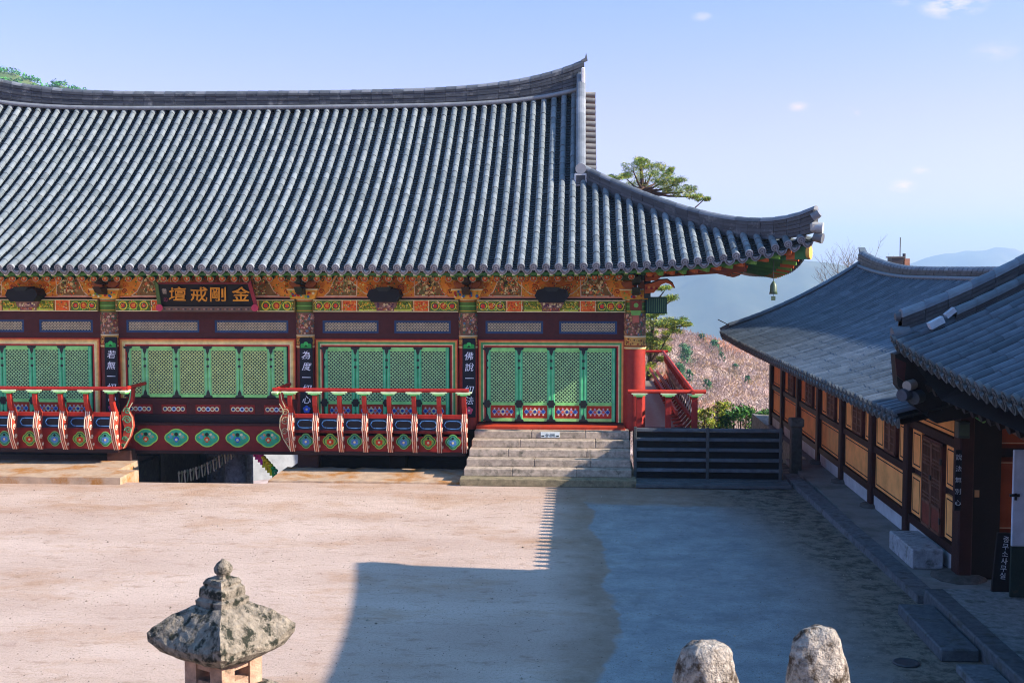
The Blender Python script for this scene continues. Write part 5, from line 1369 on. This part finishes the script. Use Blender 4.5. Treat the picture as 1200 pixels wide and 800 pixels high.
m = MB(); m.lathe((lx+.01, YL_, zt(678)), [(.085, 0), (.06, .03), (.058, .045), (.078, .07), (.082, .105), (.055, .145), (.025, .165), (.012, .18)], LS, n=20); o = m.build('finial', M_lstone, lan); rough(o, .012, 4, 8)
# light chamber: four corner posts and windows
m = MB(); u_ = Vector((math.cos(rot), math.sin(rot), 0)); v_ = Vector((-math.sin(rot), math.cos(rot), 0)); h0, h1 = 1.28, zt(764)
PST = lin('#c09a80')
for su in (-1, 1):
    for sv_ in (-1, 1): m.obox(Vector((lx, YL_, (h0+h1)/2))+u_*su*.165+v_*sv_*.165, u_*.074, v_*.074, Vector((0, 0, (h1-h0)/2)), PST)
for ax, bx_ in ((u_, v_), (v_, u_)):
    for sg in (-1, 1):
        for (a, b_) in ((h0, h0+.09), (h1-.10, h1)): m.obox(Vector((lx, YL_, (a+b_)/2))+ax*sg*.168, ax*.055, bx_*.10, Vector((0, 0, (b_-a)/2)), PST)
o = m.build('light_chamber', M_lst2 if 'M_lst2' in globals() else M_stone, lan)
sqstack('lotus_base', [(.20, 1.02), (.26, 1.10), (.33, 1.2), (.34, 1.26), (.28, 1.285)], 5)
m = MB(); m.lathe((lx, YL_, 0), [(.42, 0), (.42, .12), (.34, .2), (.17, .3), (.16, .62), (.18, .66), (.16, .7), (.16, 1.05)], LS, n=8); m.build('shaft', M_lstone, lan)

# rocks (stone post heads on the terrace in front)
def rockpost(px0, px1, ytop, Y, seed, label, flat=.0):
    x0, x1 = xa(px0, Y), xa(px1, Y); r_ = (x1-x0)/2; cx_ = (x0+x1)/2; z1 = za(ytop, Y, px0)
    m = MB(); m.lathe((cx_, Y, 3.0), [(r_*1.02, 0), (r_*1.03, z1-3-.35), (r_*1.0, z1-3-.16), (r_*.93, z1-3-.10), (r_*.80, z1-3-.045), (r_*.55, z1-3-.012), (r_*.2, z1-3)], lin('#b5a898'), n=22, sm=True)
    o = m.build('stone_post', M_rock, None, org=(cx_, Y, 3.0))
    subdiv(o, 2); rough(o, .03, seed, 5); rough(o, .010, seed+3, 22)
    tag(o, label, 'stone post', 'rounded stone posts in the foreground')
M_rock = paintmat('rock', .9, .42, 1.3, 34, .8, 60, .15, stain=lin('#4a3c2e'), sscale=13, smin=.49, smax=.62)
rockpost(796, 868, 747, 4.4, 3, 'shorter rough stone post head with narrow top, left of the pair at the bottom')
rockpost(925, 1001, 734, 4.5, 9, 'taller rounded stone post head, right of the pair at the bottom')
# upper terrace the camera stands on
m = MB(); m.box(-14, 12, -10, 4.75, -.3, 3.02, lin('#8f8a80'), ch=.02); tag(m.build('upper_terrace', M_stone), kind='structure')

# ------------------------------------------------------------------ ground and hills
g = MB(); xs = [-400, -80, -30, -11.35, -7.35, -2, 5.3, 9, 14, 30]; 
def quad(m, x0, x1, y0, y1, z, c): m.add([(x0, y0, z), (x1, y0, z), (x1, y1, z), (x0, y1, z)], [(0, 1, 2, 3)], c)
W1 = (1, 1, 1)
quad(g, -60, 60, -40, 26.35, 0, W1); quad(g, -60, -11.35, 26.35, 30.3, 0, W1); quad(g, -7.35, 4.9, 26.35, 28.3, 0, W1); quad(g, 4.9, 60, 26.35, 30, 0, W1); quad(g, 5.9, 60, 30, 40, 0, W1)
g.add([(-60, 30.3, 0), (-11.35, 30.3, 0), (-11.35, 30.3, -4), (-60, 30.3, -4)], [(0, 1, 2, 3)], W1)
g.add([(-11.35, 26.35, 0), (-7.35, 26.35, 0), (-7.35, 26.35, -4), (-11.35, 26.35, -4)], [(0, 1, 2, 3)], W1)
g.add([(-7.35, 28.3, 0), (4.9, 28.3, 0), (4.9, 28.3, -4), (-7.35, 28.3, -4)], [(0, 1, 2, 3)], W1)
g.add([(5.9, 40, 0), (60, 40, 0), (60, 40, -4), (5.9, 40, -4)], [(0, 1, 2, 3)], W1); g.add([(5.9, 30, 0), (5.9, 40, 0), (5.9, 40, -4), (5.9, 30, -4)], [(0, 1, 2, 3)], W1); g.add([(4.9, 28.3, 0), (4.9, 30, 0), (4.9, 30, -4), (4.9, 28.3, -4)], [(0, 1, 2, 3)], W1)
go = g.build('courtyard', M_sand); tag(go, kind='structure')
from mathutils import noise as MN
def terrain(name, fn, x0, x1, y0, y1, nx, ny, mat_, wid=None):
    m = MB(); vs = []
    for j in range(ny+1):
        t = j/ny; y = y0*(y1/y0)**t if y0 > 0 else y0+(y1-y0)*t
        for i in range(nx+1):
            s = x0+(x1-x0)*i/nx
            if wid: s = s*(y/y1)
            vs.append((s, y, fn(s, y)))
    m.add(vs, [(j*(nx+1)+i, j*(nx+1)+i+1, (j+1)*(nx+1)+i+1, (j+1)*(nx+1)+i) for j in range(ny) for i in range(nx)], W1, 0, True)
    o = m.build(name, mat_); tag(o, kind='structure'); return o
def fbm(x, y, s, o=5):
    return MN.fractal(Vector((x*s, y*s, 3.3)), 1.0, 2.0, o)
def near(x, y):
    q = max(-.3, min(.6, x/y)); cr_ = -3.6-44*(q-.088) if q > .03 else -.15
    if y < 82: z = -4.2-.14*(y-28)
    elif y < 150: t = (y-82)/68; z = -11.76+(cr_+11.76)*(t*.6+.4*t*t*(3-2*t))
    else: z = cr_-(y-150)*.22
    return z+(.5 if y < 60 else .35)*fbm(x, y, .05)
M_brush = terrmat('brush_hill', [lin('#8a7464'), lin('#b39a8c'), lin('#9a866c')], .05, .6)
terrain('valley_ground', near, -260, 260, 26.4, 420, 110, 70, M_brush)
def lower_patch(x, y): return -4.0
quadm = MB(); quad(quadm, -60, 60, 26.4, 30, -3.9, W1); 
M_for = terrmat('forest_hill', [lin('#2b4a2c'), lin('#46663a'), lin('#7a6b4e')], .012, .08)
M_far = terrmat('distant_forest', [lin('#3a4436'), lin('#5a5a44'), lin('#7d6e5a')], .002, .012)
def ridge(name, dist, crest, zfoot, x0, x1, m_, depth=.35, seed=0, rgh=.02, n=150):
    """a range of hills: crest heights from control points (lateral position, height)"""
    def cz(x):
        if x <= crest[0][0]: return crest[0][1]
        for (a, za_), (b_, zb_) in zip(crest, crest[1:]):
            if x <= b_: t = (x-a)/(b_-a); t = t*t*(3-2*t); return za_+(zb_-za_)*t
        return crest[-1][1]
    m = MB(); vs = []; ny = 26
    for j in range(ny+1):
        t = j/ny*1.5
        for i in range(n+1):
            x = x0+(x1-x0)*i/n; y = dist*(1-depth)+dist*depth*t
            h = cz(x*dist/y if y else x); tt = min(1, t); s = tt*tt*(3-2*tt) if t <= 1 else 1-(t-1)*1.4
            s = tt**1.3 if t <= 1 else s
            z = zfoot+(h-zfoot)*s+(h-zfoot)*.22*fbm(x+seed, y, 1/(dist*.07), 6)*(math.sin(PI*min(1, t*.95))*.8+.1)
            vs.append((x, y, z))
    m.add(vs, [(j*(n+1)+i, j*(n+1)+i+1, (j+1)*(n+1)+i+1, (j+1)*(n+1)+i) for j in range(ny) for i in range(n)], W1, 0, True)
    o = m.build(name, m_); tag(o, kind='structure'); return o
def cr(dist, pts): return [((px-681)/F_PX*dist, EYE-(py-316)/F_PX*dist) for px, py in pts]
ridge('hills', 2100, cr(2100, [(300, 250), (700, 300), (790, 312), (850, 306), (930, 303), (985, 306), (1060, 316), (1120, 330), (1300, 330)]), -330, -1600, 1600, M_far, .6, 11)
ridge('far_mountains', 3600, cr(3600, [(600, 320), (950, 312), (1040, 305), (1075, 299), (1110, 299), (1130, 291), (1152, 284), (1170, 285), (1190, 290), (1215, 283), (1290, 300)]), -380, -1800, 2600, M_far, .3, 77)
ridge('wooded_hill', 300, [(-420, 95), (-230, 80), (-160, 62), (-150, 58), (-140, 54.5), (-128, 50), (-110, 30), (-90, 5), (-70, -5)], -8, -420, -50, M_for, .5, 5, n=90)
# base plain to the horizon
m = MB(); quad(m, -4100, 4100, -50, 6000, -400, W1); tag(m.build('terrain', M_for), kind='structure')

# ------------------------------------------------------------------ vegetation
def leaf_cluster(m, c, r3, n, size, cols, rr, thin=1.0, upb=0):
    for _ in range(n):
        while True:
            d = Vector((rr.uniform(-1, 1), rr.uniform(-1, 1), rr.uniform(-1, 1)))
            if .05 < d.length <= 1: break
        d = d*(.55+.45*rr.random())
        p = Vector(c)+Vector((d.x*r3[0], d.y*r3[1], d.z*r3[2]))
        a = Vector((rr.uniform(-1, 1), rr.uniform(-1, 1), rr.uniform(-.6, 1))).normalized(); b_ = a.cross(Vector((rr.uniform(-1, 1), rr.uniform(-1, 1), rr.uniform(-1, 1)))).normalized()
        s = size*rr.uniform(.6, 1.3)
        m.add([p-a*s-b_*s*.25*thin, p-b_*s*.5*thin*.5+a*0, p+a*s, p+b_*s*.6*thin], [(0, 1, 2, 3)], jit(cols[rr.randrange(len(cols))], .25, rr))
PINE = [lin('#7c8c28'), lin('#557a2a'), lin('#a8a436'), lin('#3a5c28')]
def pine(px, Y, zb, clumps, label, seed, trunk_pts, lean=0):
    rr = random.Random(seed); x = xa(px, Y)
    t = thing('pine_tree', (x, Y, zb), label, 'pine tree')
    tr = MB(); tp = [Vector(p) for p in trunk_pts]; n = len(tp)
    tr.tube(tp, [.22*(1-.75*i/(n-1)) for i in range(n)], lin('#4a3022'), n=8)
    cr_ = MB()
    for (cx_, cy_, r_) in clumps:
        P = Vector(at(cx_, cy_, Y=Y+rr.uniform(-1.2, 1.2))); k = 1.22*r_*Y/F_PX
        # nearest trunk point below
        q = min(tp, key=lambda v: (v-P).length+max(0, v.z-P.z)*2)
        mid = q.lerp(P, .5)+Vector((0, 0, -.15)); tr.tube([q, mid, P-Vector((0, 0, k*.2))], [.07, .045, .02], lin('#4a3022'), n=5)
        for j in range(5):
            o_ = Vector((rr.uniform(-.6, .6)*k, rr.uniform(-.9, .9)*k, rr.uniform(-.2, .2)*k))
            leaf_cluster(cr_, P+o_, (k*.55, k*.6, k*.26), 150, .075, PINE, rr, .3)
    tr.build('trunk', M_wood, t); cr_.build('crown', M_leaf, t)
    return t
Yp = 47
pine(752, Yp, -6, [(750, 188, 12), (742, 196, 16), (765, 196, 16), (757, 206, 18), (735, 207, 14), (722, 209, 10), (778, 208, 16), (790, 214, 14), (770, 217, 18), (745, 215, 16), (800, 222, 14), (813, 228, 12), (824, 233, 8), (786, 226, 12), (780, 200, 9),
    (779, 338, 10), (787, 349, 12), (775, 352, 10)], 'old pine with clipped looking tiers rising behind the temple roof', 3,
    [(xa(750, Yp), Yp, -6), (xa(752, Yp)-.2, Yp, -1), (xa(748, Yp), Yp+.3, 3), (xa(757, Yp), Yp, 6), (xa(752, Yp), Yp, 8.2), (xa(749, Yp), Yp, 9.4)])
Yq = 44
pine(765, Yq, -5, [(765, 382, 17), (778, 378, 16), (792, 377, 13), (803, 380, 8), (752, 376, 14), (770, 368, 10), (785, 388, 12), (770, 404, 15), (757, 392, 14), (780, 410, 10), (762, 396, 14), (775, 398, 14), (763, 412, 14), (772, 420, 10), (758, 430, 12), (768, 440, 10), (762, 370, 8)], 'sunlit yellow green pine between the corner column and side veranda', 8,
    [(xa(758, Yq), Yq, -5), (xa(758, Yq), Yq, -1), (xa(762, Yq), Yq, 1.5), (xa(765, Yq), Yq, 3.0)])
# shrubs beyond the barrier
rr = random.Random(21)
SH = [(826, 486, 16, 0), (843, 480, 14, 0), (852, 490, 14, 1), (868, 483, 17, 1), (884, 486, 15, 1), (896, 490, 11, 1), (812, 493, 12, 0)]
lbs = ['yellow green shrub just right of the side veranda railing', 'yellowish shrub with pale top, second from the veranda', 'low dark green shrub between the yellowish and tall shrubs', 'tallest bright green shrub in the row behind the barrier', 'round green shrub right of the tallest one', 'small green shrub at the right end of the row by the side hall', 'smallest yellow shrub tucked under the veranda railing']
for k, (px, py, r_, kind) in enumerate(SH):
    Y = 40+rr.uniform(-1, 2); p = at(px, py, Y=Y); q = 1.25*r_*Y/F_PX; zb = p[2]-q-2.6
    t = thing('shrub', (p[0], Y, zb), lbs[k], 'shrub', 'shrubs behind the barrier')
    m = MB(); cols = [[lin('#8c9a2a'), lin('#5f7a22'), lin('#a8a034')], [lin('#2f6a34'), lin('#4a8a3a'), lin('#1f4a2a'), lin('#6a9a3a')]][kind]
    for j in range(9): leaf_cluster(m, (p[0]+rr.uniform(-.6, .6)*q, Y+rr.uniform(-.6, .6)*q, p[2]+rr.uniform(-1.4, .5)*q), (q*.5, q*.5, q*.45), 110, .06, cols, rr, 1)
    leaf_cluster(m, (p[0], Y, p[2]-q-.9), (q*.9, q*.9, 1.3), 500, .07, cols, rr, 1)
    m.build('foliage', M_leaf, t)
    m = MB(); m.tube([(p[0], Y, zb-1.5), (p[0], Y, p[2])], [.06, .02], lin('#4a3a2a'), n=6)
    for j in range(4): m.tube([(p[0], Y, zb+.4), (p[0]+rr.uniform(-.5, .5)*q, Y+rr.uniform(-.4, .4), p[2]+.3*q)], [.03, .01], lin('#4a3a2a'), n=5)
    m.build('stem', M_wood, t)
# hillside brush: bare pinkish twigs, with a few evergreen bushes
m = MB(); rr = random.Random(5); TW = [lin('#b89c8e'), lin('#ab9082'), lin('#c0a598'), lin('#a18a7a'), lin('#b5946e')]
for _ in range(4600):
    y = 60+(158-60)*rr.random()**.8; x = y*rr.uniform(.04, .24)
    z = near(x, y); h = rr.uniform(.7, 1.7); n = 11
    kk_ = .5+.5*fbm(x, y, .09, 3); h *= .7+.6*kk_
    c = TW[rr.randrange(5)]
    if kk_ > .78: c = (c[0]*1.25, c[1]*.95, c[2]*.75)
    elif kk_ < .3: c = (c[0]*.75, c[1]*.8, c[2]*.8)
    R0 = h*rr.uniform(.45, .75); c = jit(c, .12, rr)
    for j in range(26):
        a = rr.uniform(0, 2*PI); el = math.acos(rr.uniform(.0, 1)); f_ = rr.uniform(.55, 1)
        dd = Vector((math.cos(a)*math.sin(el)*R0*1.3, math.sin(a)*math.sin(el)*R0*1.3, math.cos(el)*h))
        q0 = Vector((x, y, z-.05))+dd*f_*.7; q1 = q0+dd.normalized()*rr.uniform(.15, .4)+Vector((rr.uniform(-.12, .12), 0, rr.uniform(-.05, .12)))
        w_ = (q1-q0).cross(Vector((0, 1, .3))).normalized()*rr.uniform(.02, .05)
        m.add([q0, q0.lerp(q1, .5)+w_, q1, q0.lerp(q1, .5)-w_], [(0, 1, 2, 3)], jit(c, .10, rr))
tag(m.build('hillside_brush', M_twig), 'pinkish brown leafless brush covering the near hillside', 'brush', kind='stuff')
# evergreen trees dotted on the hillside, each its own thing
lab = ['bluish green conifer on the brush hill right of the yellow pine', 'small conifer on the brush hill just below the first conifer', 'dark green tree near the crest of the brush hill', 'pale green bush high on the brush hill just left of the dark crest tree', 'little green bush in the middle of the pink brush', 'lone greenish bush low on the brush hill near the shrubs', 'tiny evergreen just below the dark crest tree on the brush hill', 'small evergreen nearest the side hall wall on the brush hill', 'low round evergreen above the tall shrubs on the brush hill']
for k, (px, py, r_, Y) in enumerate(((803, 416, 12, 80), (797, 436, 10, 74), (838, 407, 8, 120), (822, 398, 6, 110), (862, 432, 5, 100), (808, 440, 6, 130), (845, 418, 5, 110), (876, 446, 5, 100), (829, 452, 7, 90))):
    best = None
    for yy in range(700, 1560, 4):
        yy /= 10; p = at(px, py+r_*.8, Y=yy)
        if near(p[0], yy)+.1 >= p[2]: best = yy; break
    Y = best or 149; p = at(px, py, Y=Y); q = r_*Y/F_PX; zb = near(p[0], Y)
    t = thing('evergreen_tree', (p[0], Y, zb), lab[k], 'evergreen tree', 'evergreens on the brush hill')
    m = MB(); cols = [lin('#3a6a4a'), lin('#2c5a3c'), lin('#5a8a5a'), lin('#4a7a3a')]
    for j in range(10):
        f_ = j/9; leaf_cluster(m, (p[0]+rr.uniform(-.4, .4)*q*(1-f_*.5), Y, p[2]-q*1.1+f_*q*2.0), (q*(1.1-.5*f_), q*(1.1-.5*f_), q*.35), 150, .075*Y/80, cols, rr, 1)
    m.build('crown', M_leaf, t)
    m = MB(); m.tube([(p[0], Y, zb-.3), (p[0], Y, p[2]+q*.5)], [.14, .03], lin('#4a3a2a'), n=6); m.build('trunk', M_wood, t)
# loose grit on the courtyard
m = MB(); rr = random.Random(44)
for _ in range(6000):
    y = 9+17.2*rr.random()**1.3; x = rr.uniform(-.52, .30)*y
    if x > 4.7: continue
    s_ = rr.uniform(.005, .014)*(1 if rr.random() < .97 else 2.2); a = rr.uniform(0, PI); c_ = jit(rr.choice([lin('#a08c78'), lin('#8a7866'), lin('#b8a894'), lin('#7a6a5a')]), .2, rr)
    u = Vector((math.cos(a), math.sin(a), 0))*s_; v = Vector((-math.sin(a), math.cos(a), 0))*s_*.7; p = Vector((x, y, 0))
    m.add([p-u, p-v, p+u, p+v, p+Vector((0, 0, s_*.9))], [(0, 1, 4), (1, 2, 4), (2, 3, 4), (3, 0, 4)], c_)
tag(m.build('gravel', M_stone), 'loose grit and small pebbles scattered over the courtyard', 'gravel', kind='stuff')
# wooded hill trees at far left (a wood that reads as one mass)
m = MB(); rr = random.Random(9)
for v in bpy.data.objects['wooded_hill'].data.vertices:
    x_, y_, z_ = v.co; px_ = 681+F_PX*x_/y_
    if -40 < px_ < 110 and y_ > 225 and y_ < 312:
        for _ in range(14): leaf_cluster(m, (x_+rr.uniform(-2.2, 2.2), y_+rr.uniform(-3, 3), z_+rr.uniform(-.4, .7)), (1.1, 1.1, 1.0), 16, .34, [lin('#2f7a34'), lin('#3f8a3a'), lin('#22582a'), lin('#5c8a3c')], rr, 1.2)
tag(m.build('hill_forest', M_leaf), 'green wood covering the hill top behind the temple roof at far left', 'wood', kind='stuff')
# bare tree behind the side hall
Yb = 68; xb = xa(1003, Yb)
bt = thing('bare_tree', (xb, Yb, -8), 'leafless tree with fine grey branches behind the side hall roof', 'bare tree')
m = MB(); tw_ = MB(); rr = random.Random(12)
def branch(p, d, l, r_, lvl):
    q = p+d*l; mid = p.lerp(q, .5)+Vector((rr.uniform(-.06, .06), rr.uniform(-.06, .06), 0))*l
    (m if lvl < 2 else tw_).tube([p, mid, q], [r_, r_*.8, r_*.6], lin('#6a6058'), n=6 if lvl < 2 else 3, caps=False)
    if lvl >= 5: return
    for k in range(3 if lvl < 4 else 3):
        nd = (d+Vector((rr.uniform(-.75, .75), rr.uniform(-.75, .75), rr.uniform(-.15, .5)))).normalized()
        branch(q if k else mid, nd, l*rr.uniform(.55, .85), r_*.55, lvl+1)
for dx in (-.35, .0, .4):
    branch(Vector((xb, Yb, .5)), Vector((dx, 0, 1)).normalized(), 2.1, .12, 0)
m.tube([(xb, Yb, -8), (xb, Yb, .6)], [.3, .2], lin('#6a6058'), n=8)
m.build('trunk', M_wood, bt); tw_.build('twigs', M_wood, bt)
# second faint bare trees right
Yb2 = 90; bt2 = thing('bare_tree', (xa(1125, Yb2), Yb2, -8), 'faint low bare tree behind the long roof ridge, right of the mast', 'bare tree')
m = MB(); tw_ = MB(); 
for dx in (-.5, 0, .5): branch(Vector((xa(1125, Yb2), Yb2, 1.0)), Vector((dx, 0, 1)).normalized(), 1.5, .06, 1)
m.tube([(xa(1125, Yb2), Yb2, -8), (xa(1125, Yb2), Yb2, 1.1)], [.2, .1], lin('#6a6058'), n=8)
m.build('trunk', M_wood, bt2); tw_.build('twigs', M_wood, bt2)
# rooftop equipment cabin with mast beyond the ridge
Yk = 58; x0, x1 = xa(1043, Yk), xa(1057, Yk)
kb = thing('equipment_tower', ((x0+x1)/2, Yk, -6), 'small dark equipment hut with a mast poking above the side hall ridge', 'tower')
m = MB(); m.box(x0, x1, Yk, Yk+.8, za(312, Yk, 1050), za(302, Yk, 1050), lin('#3a3434')); m.box(x0-.06, x1+.06, Yk-.05, Yk+.9, za(302, Yk, 1050), za(300.5, Yk, 1050), lin('#6a625a')); m.box(x0-.1, x1+.4, Yk-.05, Yk+.9, za(314, Yk, 1050), za(312, Yk, 1050), lin('#5a4a40'))
m.box(x1+.05, x1+.3, Yk, Yk+.4, za(312, Yk, 1050), za(303, Yk, 1050), lin('#b07a5a')); m.build('cabin', M_paint, kb)
m = MB(); m.tube([(x1-.1, Yk+.3, za(302, Yk, 1050)), (x1-.1, Yk+.3, za(278, Yk, 1050))], .025, lin('#3a3a3c'), n=6); m.tube([(x1+.1, Yk+.3, za(303, Yk, 1050)), (x1+.1, Yk+.3, za(297, Yk, 1050))], .08, lin('#2a2a2c'), n=6); m.build('mast', M_metal, kb)
m = MB()
for (a, b_) in ((x0+.05, Yk+.1), (x1-.05, Yk+.1), (x0+.05, Yk+.7), (x1-.05, Yk+.7)): m.tube([(a, b_, -8), (a, b_, za(313, Yk, 1050))], .06, lin('#4a4a48'), n=6)
m.build('leg', M_metal, kb)

# ------------------------------------------------------------------ haze
hz = bpy.data.meshes.new('haze'); m = MB(); m.box(-4200, 4200, -60, 6100, -402, 215, (1, 1, 1))
hm = bpy.data.materials.new('haze_air'); hm.use_nodes = True; nt = hm.node_tree
for n_ in list(nt.nodes):
    if n_.type == 'BSDF_PRINCIPLED': nt.nodes.remove(n_)
pv = nt.nodes.new('ShaderNodeVolumePrincipled'); pv.inputs['Color'].default_value = (.52, .76, 1, 1); pv.inputs['Density'].default_value = .00034; pv.inputs['Anisotropy'].default_value = .1
nt.links.new(pv.outputs[0], nt.nodes['Material Output'].inputs['Volume'])
tag(m.build('haze', hm), 'thin blue air between the courtyard and the far mountains', 'haze', kind='stuff')
